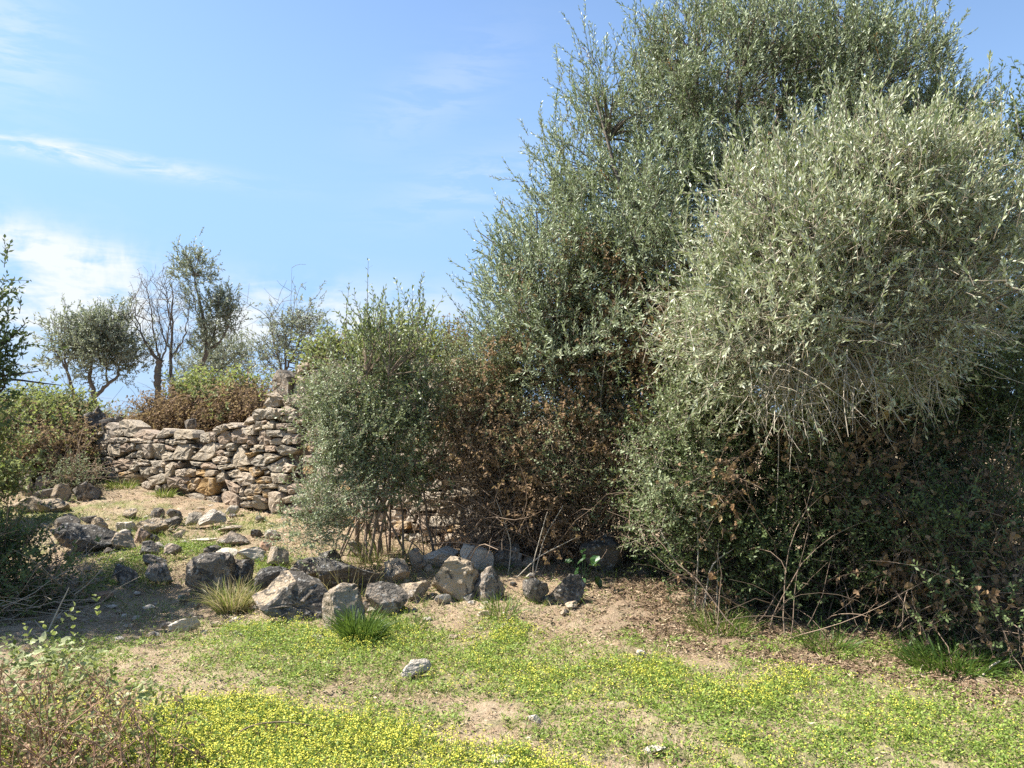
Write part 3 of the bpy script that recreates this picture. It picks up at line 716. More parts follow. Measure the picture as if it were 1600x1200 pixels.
# small stones scattered about the clearing and the path
a = Acc(); r = np.random.default_rng(9); Vi, Fi = ICO[2]
n_ = 0
while n_ < 420:
    px, py = r.uniform(20, 800), r.uniform(770, 1000)
    if n_ > 330: px, py = r.uniform(300, 1500), r.uniform(960, 1195)
    elif px > 520 and py < 900: continue
    P = gp(px, py); s = r.uniform(.008, .038) if n_ <= 330 else r.uniform(.005, .014)
    v = Vi * (1 + .3 * r.normal(0, .5, (len(Vi), 1))) * s * np.array([r.uniform(.8, 1.5), 1, r.uniform(.4, .8)])
    a.indexed(v + P + np.array([0, 0, s * .15]), Fi, .5, 0 if r.random() < .65 else 1, False); n_ += 1
tag(a.build('scattered_pebbles', [M['rock_tan'], M['rock_pale']]), kind='stuff')

# ------------------------------------------------------------------ vegetation generators
def ell(*rows):
    """Lobes of a crown: (px, py, depth, half-width px, half-height px, half-depth m) -> centre, radii, weight."""
    out_ = []
    for px, py, Y, rx, ry, rd in rows:
        out_.append((at(px, py, Y), np.array([rx * Y / F, rd, ry * Y / F])))
    return out_


def in_lobes(lobes, n, r, shell=.5, power=.8, amp=.5):
    wgt = np.array([np.prod(q[1]) ** power for q in lobes]); wgt /= wgt.sum()
    i = r.choice(len(lobes), n, p=wgt)
    C = np.array([q[0] for q in lobes])[i]; Rr = np.array([q[1] for q in lobes])[i]
    d = norm(r.normal(0, 1, (n, 3))); t = shell + (1 - shell) * r.random((n, 1)) ** .6
    q = C + d * Rr; t = t * (1 - amp * .5 + amp * fbm(q[:, 0] * 1.9, q[:, 1] * 1.9, q[:, 2] * 1.9, 77, 2))[:, None]
    return C + d * t * Rr, norm(d / Rr), i


def shoots(B, D, L, k=4, up=.3, wob=.12, r=R, sag=0.0):
    n = len(B); P = np.empty((n, k, 3)); P[:, 0] = B; d = norm(D); st = np.broadcast_to(L, (n,))[:, None] / (k - 1)
    for j in range(1, k):
        d = norm(d + np.array([0, 0, 1.0]) * (up - sag * j) / (k - 1) + r.normal(0, wob, (n, 3)))
        P[:, j] = P[:, j - 1] + d * st
    return P


def along(P, t):
    n, k, _ = P.shape; f = t * (k - 1); i = np.clip(f.astype(int), 0, k - 2); u = (f - i)[..., None]
    ar = np.arange(n)[:, None]
    a, b = P[ar, i], P[ar, i + 1]
    return a + (b - a) * u, norm(b - a)


def leaf_rhomb(acc, P, D, N, L, Wd, tone, mat=0):
    S = norm(np.cross(D, N)); L = np.broadcast_to(L, (len(P),))[:, None]; Wd = np.broadcast_to(Wd, (len(P),))[:, None]
    mid = P + D * L * .48
    acc.polys(np.stack([P, mid - S * Wd * .5, P + D * L, mid + S * Wd * .5], 1), tone, mat)


def leaf_broad(acc, P, D, N, L, Wd, tone, mat=0, fold=.25):
    """A broad leaf folded along its midrib: two four-sided halves."""
    S = norm(np.cross(D, N)); L = np.broadcast_to(L, (len(P),))[:, None]; Wd = np.broadcast_to(Wd, (len(P),))[:, None]
    tip = P + D * L - N * L * .12
    for sg in (-1, 1):
        a = P + D * L * .28 + S * sg * Wd * .5 + N * Wd * fold; b = P + D * L * .68 + S * sg * Wd * .38 + N * Wd * fold * .6
        acc.polys(np.stack([P, a, b, tip] if sg < 0 else [P, tip, b, a], 1), tone, mat)


def dress(acc, P, nl, L, Wd, r, spread=.75, t0=.12, tone=(.2, .8), mat=0, broad=False, jit=.25, brown=0.0, tone_shoot=.18, drop=0.0):
    """Leaves in pairs up a set of shoots."""
    n = len(P)
    t = t0 + (1 - t0) * (np.arange(nl)[None] // 2 * 2 / max(nl - 1, 1)) + r.uniform(0, .05, (n, nl)); t = np.clip(t, 0, .999)
    p, T = along(P, t)
    A = norm(np.cross(T, r.normal(0, 1, (n, 1, 3)))); Bq = np.cross(T, A)
    ph = (np.arange(nl) // 2 * 1.57 + (np.arange(nl) % 2) * math.pi)[None] + r.normal(0, .3, (n, nl))
    side = A * np.cos(ph)[..., None] + Bq * np.sin(ph)[..., None]
    sp = spread * r.uniform(.6, 1.3, (n, nl))[..., None]
    D = norm(T * np.cos(sp) + side * np.sin(sp) + r.normal(0, jit * .5, (n, nl, 3)) + np.array([0, 0, -drop]))
    N = norm(T - D * (T * D).sum(-1, keepdims=True) + r.normal(0, jit, (n, nl, 3)))
    tn = np.clip(r.uniform(tone[0], tone[1], (n, 1)) + r.normal(0, tone_shoot, (n, nl)), 0, .9)
    if brown > 0:
        sel = r.random((n, 1)) < brown
        tn = np.where(sel, .985, tn)
    Ls = L * r.uniform(.65, 1.2, (n, nl)) * np.where(t > .9, .75, 1); Ws = Wd * r.uniform(.75, 1.2, (n, nl))
    fn = leaf_broad if broad else leaf_rhomb
    fn(acc, p.reshape(-1, 3), D.reshape(-1, 3), N.reshape(-1, 3), Ls.ravel(), Ws.ravel(), tn.ravel(), mat)


def bez(a, b, r, rise=.45, k=9, wob=.06):
    """A limb from a to b that leaves a steeply and bends over."""
    a = np.asarray(a, float); b = np.asarray(b, float); d = np.linalg.norm(b - a)
    c = a + (b - a) * .35 + np.array([0, 0, rise * d * .5]) + r.normal(0, wob * d, 3)
    t = np.linspace(0, 1, k)[:, None]
    P = (1 - t) ** 2 * a + 2 * t * (1 - t) * c + t * t * b
    return P + r.normal(0, .012 * d, P.shape) * np.sin(t * math.pi)


def limbs(acc, bases, targets, clusters, r, r0=.07, r1=.018, mat=0, twig_r=.006, rise=.45, conn=True):
    """Main limbs to a few targets and a branch from the nearest limb to every leaf cluster."""
    mains = [bez(bases[i % len(bases)], t, r, rise) for i, t in enumerate(targets)]
    Pm = np.array(mains); rads = np.linspace(1, 0, Pm.shape[1])[None] ** .8 * (r0 - r1) + r1
    rads = rads * np.linspace(.7, 1.1, len(Pm))[r.permutation(len(Pm))][:, None]
    acc.tubes(Pm, rads, 6, r.uniform(0, 1, len(Pm)), mat)
    pts = Pm[:, 2:].reshape(-1, 3)
    if conn and len(clusters):
        out_ = []
        for c in clusters:
            d = np.linalg.norm(pts - c, axis=1) + np.where(pts[:, 2] > c[2] - .05, .5, 0)
            a = pts[np.argmin(d)]; out_.append(bez(a, c, r, .3, 6, .05))
        out_ = np.array(out_)
        acc.tubes(out_, np.linspace(r1 * .75, twig_r * .7, 6)[None], 4, r.uniform(0, 1, len(out_)), mat)
        return out_
    return Pm


def crown(lobes, ncl, nsh, r, Lsh=.34, up=.5, out_w=.6, spread=.16, shell=.45, k=4, min_z=None, hollow=0.0, jd=.42, wob=.15, amp=.5):
    """Cluster centres in the lobes and the shoots that grow from them."""
    C, Nn, li = in_lobes(lobes, ncl, r, shell, amp=amp)
    if hollow > 0:
        m_ = fbm(C[:, 0] * 1.6, C[:, 1] * 1.6, C[:, 2] * 1.6, 5, 2) > hollow; C, Nn = C[m_], Nn[m_]
    n = len(C); cl = np.repeat(C, nsh, 0); nn = np.repeat(Nn, nsh, 0)
    sc = r.uniform(.6, 1.35, (n, 1)).repeat(nsh, 0)
    B = cl + r.normal(0, spread, cl.shape) * sc
    D = norm(nn * out_w + np.array([0, 0, up]) + r.normal(0, jd, cl.shape))
    P = shoots(B, D, Lsh * r.uniform(.5, 1.3, len(B)), k, .25, wob, r)
    if min_z is not None: P[..., 2] = np.maximum(P[..., 2], terrain(P[..., 0], P[..., 1]) + min_z)
    return C, P


def gz(P): P = np.array(P, float); P[2] = terrain(P[0], P[1]); return P


def leaf_part_mesh(name, mat, kind, r):
    """One leaf as a small mesh of its own (shared by its copies)."""
    if kind == 'toothed':
        o_ = [(0, 0), (.16, .20), (.30, .20), (.30, .40), (.25, .52), (.26, .66), (.15, .78), (.10, .90), (0, 1)]
    elif kind == 'lobed':
        o_ = [(0, .06), (.16, 0), (.42, .16), (.30, .34), (.50, .52), (.27, .62), (.22, .84), (0, 1)]
    else:
        o_ = [(0, 0), (.22, .10), (.36, .32), (.34, .55), (.20, .80), (0, 1)]
    V = []; Fc = []; n = len(o_)
    curl = r.uniform(-.35, .5); fold = r.uniform(.05, .5)
    zf = lambda x, y: fold * abs(x) - curl * (y - .3) ** 2 + .05 * math.sin(9 * y + 5 * x)
    for sg in (-1, 1):
        for x, y in o_: V.append((sg * x, y, zf(x, y)))
    mid = [(0, y, zf(0, y)) for x, y in o_]
    b = len(V); V += mid
    for si in (0, 1):
        for i in range(n - 1):
            q = (b + i, si * n + i, si * n + i + 1, b + i + 1)
            Fc.append(q if si else q[::-1])
    me = bpy.data.meshes.new(name); me.from_pydata(V, [], Fc); me.update()
    a_ = me.attributes.new('tone', 'FLOAT', 'FACE'); a_.data.foreach_set('value', np.full(len(Fc), r.uniform(.1, 1), np.float32))
    me.materials.append(mat); return me


def leaf_parts(parent, meshes, pts, sizes, r, droop=0.3, name='leaf', dirs=None):
    """Single large leaves that can be picked out, each a part of its plant."""
    pl_ = np.array(parent.location)
    for i, (p_, s_) in enumerate(zip(pts, sizes)):
        o = bpy.data.objects.new(name, meshes[r.integers(len(meshes))]); COL.objects.link(o); o.parent = parent
        o.location = tuple(p_ - pl_); o.scale = (s_ * r.uniform(.7, 1.1), s_, s_)
        o.rotation_euler = (r.normal(-droop, .5), r.normal(0, .6), r.uniform(0, 6.28))


def canes(n, base_fn, L, r, k=7, up=1.0, sag=1.2, rad_=(.004, .0015), wob=.12, out_=.5, flat=0.0):
    """Arching bramble canes: rise, bend over and hang."""
    B = base_fn(n); an = r.uniform(0, 2 * math.pi, n)
    D = norm(np.stack([np.cos(an) * out_, np.sin(an) * out_ * .8, np.full(n, up)], 1) + r.normal(0, .25, (n, 3)))
    P = shoots(B, D, L * r.uniform(.5, 1.3, n), k, 0.1, wob, r, sag * .18)
    P[..., 2] = np.maximum(P[..., 2], terrain(P[..., 0], P[..., 1]) + .01)
    rr = np.linspace(rad_[0], rad_[1], k)[None] * r.uniform(.6, 1.4, (n, 1))
    return P, rr


def ground_pts(x0, x1, ya, yb, n, r, ymax=60):
    """n places on the ground scattered under a rectangle of the photograph."""
    out_ = []
    for i in range(n): out_.append(gp(r.uniform(x0, x1), r.uniform(ya, yb), 2, ymax))
    return np.array(out_)


def tuft(name, label, P, n, L, mat_tone, r, lean=.45, wd=.004, group=None, radius=.06, cat='grass tuft'):
    t = thing(name, label, cat, P, group)
    a = Acc(); an = r.uniform(0, 2 * math.pi, n); rr = radius * np.sqrt(r.random(n))
    B = P + np.stack([np.cos(an) * rr, np.sin(an) * rr, np.full(n, -.01)], 1)
    d = np.stack([np.cos(an), np.sin(an), np.zeros(n)], 1) * (lean * r.uniform(.2, 1.3, n))[:, None] + np.array([0, 0, 1.0]) + r.normal(0, .12, (n, 3))
    P4 = shoots(B, d, L * r.uniform(.45, 1.15, n), 5, -.25, .06, r, .28)
    S = norm(np.cross(P4[:, 1] - P4[:, 0], r.normal(0, 1, (n, 3))))
    wv = wd * r.uniform(.6, 1.3, n)[:, None]; prof = [1, .95, .75, .5, .08]
    tone = np.clip(r.normal(mat_tone[0], mat_tone[1], n), 0, 1)
    for j in range(4):
        a.polys(np.stack([P4[:, j] - S * wv * prof[j], P4[:, j] + S * wv * prof[j], P4[:, j + 1] + S * wv * prof[j + 1], P4[:, j + 1] - S * wv * prof[j + 1]], 1), tone)
    tag(a.build('blades', M['grass'], t), kind='stuff')
    return t


def limb_px(pts, Ys, r0, r1, k=14):
    """A limb drawn through points of the photograph at given depths."""
    P = np.array([at(x, y, Y) for (x, y), Y in zip(pts, Ys)]); L = np.r_[0, np.cumsum(np.linalg.norm(np.diff(P, axis=0), axis=1))]
    t = np.linspace(0, L[-1], k); Q_ = np.stack([np.interp(t, L, P[:, i]) for i in range(3)], 1)
    for _ in range(2): Q_[1:-1] = (Q_[:-2] + 2 * Q_[1:-1] + Q_[2:]) / 4
    return Q_[None], np.linspace(r0, r1, k)[None]

# ------------------------------------------------------------------ the great olive thicket on the right
r = np.random.default_rng(21)
# tall wild olive at the back
base = gz([2.2, 8.6, 0])
ot = thing('olive_tree', 'tall rounded wild olive tree with fine grey green upright shoots, filling the sky', 'tree', base)
LB = ell((1160, 175, 8.6, 215, 160, 1.5), (965, 300, 8.5, 125, 150, 1.1), (868, 440, 8.2, 82, 95, .9), (1010, 400, 8.2, 170, 180, 1.3), (1310, 180, 8.6, 165, 130, 1.4),
         (1410, 290, 8.6, 95, 140, 1.2), (1180, 420, 8.4, 220, 200, 1.4), (905, 520, 7.9, 130, 90, 1.0), (1120, 75, 8.6, 95, 75, .9), (1250, 60, 8.6, 130, 75, 1.0), (1470, 470, 8.6, 110, 120, 1.1), (1040, 180, 8.5, 90, 100, .9))
C, P = crown(LB, 860, 22, r, .29, .62, .5, .15, .42, hollow=.37)
a = Acc(); a.tubes(P, np.linspace(.0035, .0014, 4)[None], 3, r.uniform(0, 1, len(P)), 1)
dress(a, P, 20, .053, .0128, r, .68, .08, (.1, .8), 0, brown=.010)
# wispy long shoots that break the outline at the left and on top
C2, P2 = crown(ell((798, 495, 8.3, 36, 70, .5), (840, 385, 8.4, 30, 80, .5), (890, 280, 8.5, 40, 60, .6), (945, 160, 8.5, 50, 40, .6), (1020, 95, 8.5, 50, 40, .6), (1390, 175, 8.6, 45, 55, .6), (1460, 260, 8.6, 40, 60, .6), (1310, 100, 8.6, 70, 40, .6), (1180, 20, 8.6, 160, 40, .6)), 120, 7, r, .48, .8, .5, .14, .3, k=5)
a.tubes(P2, np.linspace(.004, .0014, 5)[None], 3, r.uniform(0, 1, len(P2)), 1)
dress(a, P2, 22, .056, .0132, r, .6, .2, (.2, .8), 0, brown=.01)
wd = Acc()
tg = [at(*q) for q in ((1160, 120, 8.6), (950, 220, 8.5), (840, 400, 8.3), (1010, 330, 8.4), (1340, 130, 8.6), (1450, 260, 8.6), (1130, 260, 8.3), (1090, 100, 8.4), (1250, 90, 8.8), (900, 430, 8.3), (1230, 330, 8.3), (1450, 470, 8.6))]
limbs(wd, [base + np.array(q) for q in ((-.25, 0, 0), (.1, .15, 0), (.3, -.1, 0), (-.5, .1, 0))], tg, np.concatenate([C, C2]), r, .085, .02)
for pts, Ys, q0, q1 in (([(1128, 460), (1132, 330), (1128, 200), (1140, 90)], [8.0, 7.9, 8.0, 8.2], .035, .012), ([(985, 520), (1000, 400), (960, 260), (930, 150)], [8, 7.9, 8, 8.2], .03, .01), ([(900, 560), (850, 470), (800, 400), (745, 360)], [8.2, 8.1, 8.1, 8.2], .02, .005)):
    wd.tubes(*limb_px(pts, Ys, q0, q1), 6, .6)
wd.build('trunk', M['bark'], ot)
tag(a.build('crown', [M['olive'], M['bark']], ot), kind='stuff')

# nearer, paler olive bulging forward, its underside a brush of bare twigs
r = np.random.default_rng(22)
base = gz([3.4, 8.0, 0])
op = thing('olive_tree', 'nearer pale olive tree bulging over shade, its underside bare hanging twigs', 'tree', base)
LP = ell((1350, 335, 6.05, 160, 100, 1.0), (1235, 410, 5.85, 125, 110, .9), (1460, 350, 6.05, 85, 100, .7), (1330, 450, 5.80, 180, 85, .9), (1180, 510, 5.75, 90, 75, .5), (1500, 440, 6.05, 80, 90, .7), (1170, 400, 6.5, 50, 70, .4), (1540, 350, 6.15, 45, 80, .5), (1240, 560, 5.55, 90, 26, .25), (1120, 560, 5.95, 60, 40, .3), (1390, 530, 5.65, 90, 30, .3))
C, P = crown(LP, 460, 18, r, .27, .55, .50, .15, .30, hollow=.43, jd=.55, amp=1.0)
a = Acc(); a.tubes(P, np.linspace(.0032, .0014, 4)[None], 3, r.uniform(.4, 1, len(P)), 1)
dress(a, P, 15, .053, .0135, r, .55, .3, (.2, .9), 0)
C2, P2 = crown(ell((1330, 285, 5.95, 170, 40, .5), (1480, 280, 6.05, 70, 45, .5), (1200, 300, 6.05, 70, 50, .5)), 50, 7, r, .42, 1.0, .3, .12, .2, k=5)
a.tubes(P2, np.linspace(.004, .0014, 5)[None], 3, r.uniform(.4, 1, len(P2)), 1)
dress(a, P2, 18, .054, .0135, r, .55, .2, (.3, .95), 0)
C4, P4 = crown(ell((1150, 560, 5.8, 60, 40, .3), (1240, 590, 5.5, 60, 30, .25), (1370, 550, 5.5, 80, 30, .25), (1100, 500, 6.4, 60, 60, .3), (1460, 540, 5.7, 60, 40, .25)), 75, 9, r, .34, -.35, .45, .12, .2, jd=.5)
a.tubes(P4, np.linspace(.003, .0013, 4)[None], 3, r.uniform(.3, 1, len(P4)), 1)
dress(a, P4, 12, .053, .0135, r, .6, .3, (.2, .9), 0)
tag(a.build('crown', [M['olive_pale'], M['twig']], op), kind='stuff')
wd = Acc()
tg = [at(*q) for q in ((1350, 300, 5.95), (1220, 420, 5.65), (1470, 330, 6.05), (1330, 470, 5.55), (1170, 500, 5.75), (1500, 450, 5.95), (1400, 560, 5.55))]
limbs(wd, [base, base + np.array([.2, .1, 0])], tg, np.concatenate([C, C2]), r, .08, .018)
wd.build('trunk', M['bark'], op)
b = Acc()
for pts, Ys, q0, q1 in (([(1470, 600), (1450, 540), (1400, 508), (1340, 503), (1255, 482), (1195, 500)], [6.6, 6.1, 5.5, 5.25, 5.2, 5.3], .024, .009), ([(1590, 455), (1520, 400), (1440, 390), (1380, 392)], [5.85, 5.65, 5.55, 5.45], .024, .01),
                        ([(1480, 400), (1530, 455), (1590, 490)], [5.55, 5.55, 5.55], .014, .006), ([(1240, 500), (1185, 490), (1165, 465)], [5.40, 5.40, 5.40], .012, .006), ([(1330, 380), (1250, 370), (1180, 420)], [5.45, 5.35, 5.35], .012, .006)):
    b.tubes(*limb_px(pts, Ys, q0, q1), 6, .8)
# bare twigs: a tangled brush below and through the bulge
nb = 1350
B = in_lobes(ell((1330, 500, 5.55, 190, 60, .35), (1230, 520, 5.55, 110, 60, .3), (1440, 500, 5.65, 120, 70, .4), (1400, 430, 5.55, 160, 60, .3)), nb, r, 0.0)[0]
D = norm(np.stack([r.normal(0, .8, nb), r.normal(-.35, .4, nb), r.normal(-.15, .55, nb)], 1))
Pt = shoots(B, D, r.uniform(.15, .5, nb), 5, 0, .2, r, .16); Pb_ = Pt[r.random(nb) < .45]
b.tubes(Pt, np.linspace(.0026, .001, 5)[None] * r.uniform(.6, 1.5, (nb, 1)), 3, r.uniform(.0, .9, nb))
nb = 170
B = in_lobes(ell((1330, 540, 5.45, 180, 25, .25), (1220, 560, 5.45, 70, 25, .2)), nb, r, 0.0)[0]
D = norm(np.stack([r.normal(.15, .45, nb), r.normal(-.2, .25, nb), np.full(nb, -.9)], 1))
Pt = shoots(B, D, r.uniform(.25, .75, nb), 6, 0, .16, r, .1)
b.tubes(Pt, np.linspace(.0042, .0012, 6)[None] * r.uniform(.6, 1.4, (nb, 1)), 3, r.uniform(.3, 1, nb))
s2 = Pt[:, 2:5:2].reshape(-1, 3); Q2 = shoots(s2, norm(r.normal(0, 1, s2.shape) + [0, -.2, -.3]), .18, 4, 0, .2, r)
b.tubes(Q2, np.linspace(.002, .001, 4)[None], 3, .7)
tag(b.build('bare_twigs', M['twig_pale'], op), kind='stuff')
dl = Acc(); dress(dl, Pt[r.random(len(Pt)) < .4], 8, .045, .012, r, .8, .3, (.3, .8)); dress(dl, Pb_, 7, .05, .013, r, .7, .35, (.2, .9)); tag(dl.build('hanging_leaves', M['olive_pale'], op), kind='stuff')

# dark tree standing at the right behind the thicket, sky through it
r = np.random.default_rng(23)
base = gz([6.3, 9.2, 0])
dt = thing('broadleaf_tree', 'dark broad leaved tree half hidden behind the pale olive, sky through its gaps', 'tree', base)
LD = ell((1590, 215, 9.0, 45, 70, .6), (1640, 330, 9, 60, 120, .8), (1545, 520, 8.2, 60, 60, .6), (1600, 500, 9, 60, 45, .6), (1500, 640, 7.8, 90, 55, .6), (1590, 700, 8, 50, 40, .5), (1560, 610, 8.6, 40, 40, .4))
C, P = crown(LD, 95, 14, r, .34, .4, .6, .16, .3)
a = Acc(); a.tubes(P, np.linspace(.004, .0015, 4)[None], 3, .3, 1); dress(a, P, 12, .06, .026, r, .8, .15, (.0, .5), 0)
tag(a.build('crown', [M['lentisk'], M['bark_dark']], dt), kind='stuff')
wd = Acc(); limbs(wd, [base], [at(1600, 230, 9), at(1640, 330, 9), at(1560, 500, 8.6), at(1500, 640, 7.8), at(1590, 600, 9)], C, r, .10, .02)
wd.tubes(*limb_px([(1603, 700), (1606, 600), (1600, 520), (1596, 430)], [8.6, 8.6, 8.7, 8.8], .05, .03), 7, .1)
wd.build('trunk', M['bark_dark'], dt)

# dark lentisk shrub under the olives
r = np.random.default_rng(24)
base = gz([2.2, 7.0, 0])
lt = thing('lentisk_shrub', 'dark glossy lentisk shrub with small leaves under the olive trees', 'shrub', base)
LL = ell((1090, 700, 6.9, 90, 90, .55), (1060, 800, 6.8, 75, 90, .5), (1190, 690, 6.9, 120, 100, .7), (1180, 830, 6.6, 120, 95, .5), (1290, 840, 6.3, 110, 110, .6), (1330, 700, 7.0, 130, 90, .7), (1440, 640, 7.4, 130, 80, .8), (1420, 780, 6.6, 130, 110, .6), (1100, 600, 7.4, 90, 60, .5), (1530, 760, 6.8, 80, 120, .6), (1560, 880, 6.0, 90, 90, .5), (1480, 620, 6.9, 90, 60, .5), (1560, 650, 7.0, 60, 70, .5), (1390, 620, 6.8, 90, 50, .5), (1450, 930, 5.7, 90, 50, .35), (1580, 950, 5.15, 70, 60, .3), (1530, 820, 5.5, 70, 60, .3), (1300, 930, 6.0, 90, 40, .3), (1300, 610, 6.7, 80, 50, .4), (1240, 560, 7.3, 100, 60, .5))
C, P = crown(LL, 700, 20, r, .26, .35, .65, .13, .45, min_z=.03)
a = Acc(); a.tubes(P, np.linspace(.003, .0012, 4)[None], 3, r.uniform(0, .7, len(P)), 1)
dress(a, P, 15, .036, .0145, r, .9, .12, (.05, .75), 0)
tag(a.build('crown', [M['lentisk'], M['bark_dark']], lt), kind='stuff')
wd = Acc(); limbs(wd, [base + np.array(q) for q in ((-.4, 0, 0), (0, 0, 0), (.5, -.2, 0), (.9, 0, 0), (1.3, -.2, 0))], [q[0] for q in LL], C, r, .03, .008)
wd.build('stems', M['bark_dark'], lt)
a = Acc()   # a spray at its left, sunlight put into its paler leaf colour
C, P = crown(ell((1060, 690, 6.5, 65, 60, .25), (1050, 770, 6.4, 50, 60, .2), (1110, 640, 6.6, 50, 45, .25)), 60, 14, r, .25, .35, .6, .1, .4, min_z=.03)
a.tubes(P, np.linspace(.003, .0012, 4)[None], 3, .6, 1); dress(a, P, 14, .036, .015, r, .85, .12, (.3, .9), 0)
tag(a.build('sun_tinted_sprays', [M['shrub'], M['twig']], lt), kind='stuff')

# bramble and dry thorn thicket between the young shrub and the olives
r = np.random.default_rng(25)
base = gz([.5, 7.7, 0])
bt = thing('bramble_thicket', 'tangled thicket of bare brown canes and dead leaves under the tall olive', 'bramble', base)
a = Acc()
gb = lambda n: ground_pts(690, 1010, 840, 900, n, r, 9.2) + np.array([0, .5, 0]) + r.normal(0, .25, (n, 3)) * np.array([1, 1, 0])
Pc, rr = canes(650, gb, 1.35, r, 8, 1.0, .9, (.0055, .002), .16, .55)
a.tubes(Pc, rr, 3, r.uniform(0, 1, len(Pc)))
nb = 5200
B = in_lobes(ell((760, 690, 7.9, 90, 100, .5), (860, 740, 7.8, 120, 110, .6), (950, 760, 7.6, 90, 110, .5), (780, 810, 7.6, 100, 60, .5), (930, 640, 8.0, 120, 80, .5), (1010, 620, 7.8, 70, 90, .4)), nb, r, 0.1)[0]
Pt = shoots(B, norm(r.normal(0, 1, (nb, 3)) + [0, -.2, .2]), r.uniform(.15, .5, nb), 5, 0, .22, r, .06)
a.tubes(Pt, np.linspace(.003, .001, 5)[None] * r.uniform(.6, 1.4, (nb, 1)), 3, r.uniform(0, 1, nb))
tag(a.build('canes', M['twig_brown'], bt), kind='stuff')
a = Acc(); sel = Pt[r.random(nb) < .6]; dress(a, sel, 4, .026, .014, r, 1.0, .2, (.0, .75), 0, True)
C, P = crown(ell((770, 670, 7.7, 55, 55, .3), (800, 740, 7.5, 60, 60, .3), (870, 800, 7.4, 70, 50, .3), (1010, 520, 7.9, 50, 60, .3), (1000, 600, 7.8, 60, 60, .3), (930, 560, 8.0, 60, 50, .3), (960, 480, 8.0, 40, 50, .3), (1040, 470, 7.9, 40, 50, .3), (860, 520, 8.1, 70, 30, .3), (760, 600, 7.8, 60, 40, .3), (900, 640, 7.5, 70, 60, .25), (980, 700, 7.3, 50, 60, .25), (830, 560, 7.8, 60, 30, .3), (720, 720, 7.7, 40, 60, .3), (1050, 620, 7.0, 30, 70, .2), (930, 430, 7.7, 50, 50, .25), (1050, 530, 7.1, 40, 50, .2), (1000, 480, 7.5, 50, 60, .25), (1010, 560, 7.3, 50, 50, .2), (860, 480, 7.8, 50, 40, .25)), 430, 10, r, .2, .0, .6, .09, .4)
dress(a, P, 8, .04, .022, r, 1.0, .2, (.1, .75), 0, True, drop=.4)
tag(a.build('dead_leaves', M['dry'], bt), kind='stuff')
a = Acc()
C, P = crown(ell((760, 570, 8.0, 70, 50, .4), (860, 600, 7.9, 110, 60, .5), (800, 620, 7.8, 70, 50, .3), (930, 680, 7.6, 80, 50, .4), (860, 690, 7.5, 80, 45, .3), (730, 640, 7.9, 50, 60, .3), (960, 600, 7.7, 70, 50, .3), (900, 560, 7.9, 90, 40, .3), (820, 560, 7.9, 70, 40, .3), (1000, 680, 7.4, 50, 50, .2), (930, 760, 7.3, 60, 40, .2)), 250, 14, r, .22, .4, .6, .11, .4)
dress(a, P, 13, .028, .014, r, .9, .12, (.2, .9), 0)
a.tubes(P, np.linspace(.0028, .0012, 4)[None], 3, .4, 1)
tag(a.build('green_sprays', [M['shrub'], M['twig_brown']], bt), kind='stuff')
lm = [leaf_part_mesh('leaf', M['bramble'], 'toothed', r) for _ in range(4)]
C = in_lobes(ell((985, 410, 7.6, 60, 50, .2), (880, 440, 7.9, 60, 50, .2), (870, 510, 7.9, 50, 40, .2), (1010, 360, 7.7, 40, 40, .2), (940, 480, 7.7, 60, 40, .2), (1110, 390, 7.0, 40, 30, .2)), 90, r, .1)[0]
leaf_parts(bt, lm, C, r.uniform(.05, .085, 90), r, .5)

# hanging and leaning pale stems in front of it
a = Acc()
for pts, Ys, q0, q1 in (([(950, 540), (940, 600), (938, 640), (942, 680)], [7.4] * 4, .007, .004), ([(1000, 530), (1006, 590), (1030, 650), (1035, 690)], [7.3] * 4, .007, .003), ([(1050, 560), (1050, 620), (1046, 680)], [7.2] * 3, .006, .003), ([(1010, 575), (985, 630), (962, 665)], [7.3] * 3, .005, .003), ([(1208, 590), (1217, 660), (1216, 740), (1213, 800)], [6.1] * 4, .006, .003),
                        ([(1275, 620), (1290, 680), (1300, 730)], [6.0] * 3, .005, .002), ([(1085, 960), (1092, 860), (1085, 760)], [6.3] * 3, .008, .004), ([(1120, 960), (1122, 850), (1130, 790)], [6.3] * 3, .006, .003), ([(1100, 950), (1110, 880), (1160, 850), (1178, 800)], [6.2] * 4, .007, .003),
                        ([(790, 930), (800, 850), (775, 780)], [7.2] * 3, .006, .003), ([(835, 900), (850, 840), (880, 790)], [7.1] * 3, .006, .003), ([(780, 930), (840, 870), (900, 840)], [7.0] * 3, .005, .003), ([(850, 950), (830, 890), (855, 800)], [7.0] * 3, .007, .003)):
    a.tubes(*limb_px(pts, Ys, q0, q1), 5, .7)
tag(a.build('pale_stems', M['twig_pale'], bt), kind='stuff')

# climbing vine with shrivelled leaves over the shaded right front
r = np.random.default_rng(26)
base = gz([3.7, 5.2, 0])
vn_ = thing('climbing_vine', 'withered climbing vine with shrivelled tan leaves over the shaded right side', 'vine', base)
LV = ell((1230, 690, 6.2, 60, 40, .2), (1140, 770, 6.2, 60, 60, .2), (1330, 740, 6.0, 80, 60, .25), (1420, 790, 5.9, 80, 60, .25), (1380, 680, 6.2, 60, 50, .25), (1480, 860, 5.6, 80, 70, .25), (1560, 780, 5.8, 60, 90, .25), (1570, 900, 5.35, 60, 90, .25), (1420, 900, 5.65, 70, 60, .25), (1590, 980, 4.95, 40, 60, .2), (1540, 950, 5.2, 60, 60, .2), (1110, 920, 6.2, 25, 40, .12), (1480, 700, 6.4, 60, 50, .2))
a = Acc(); nb = 1000
B = in_lobes(LV, nb, r, .1)[0]
Pt = shoots(B, norm(r.normal(0, 1, (nb, 3)) + [.1, -.2, -.1]), r.uniform(.2, .65, nb), 6, 0, .22, r, .09)
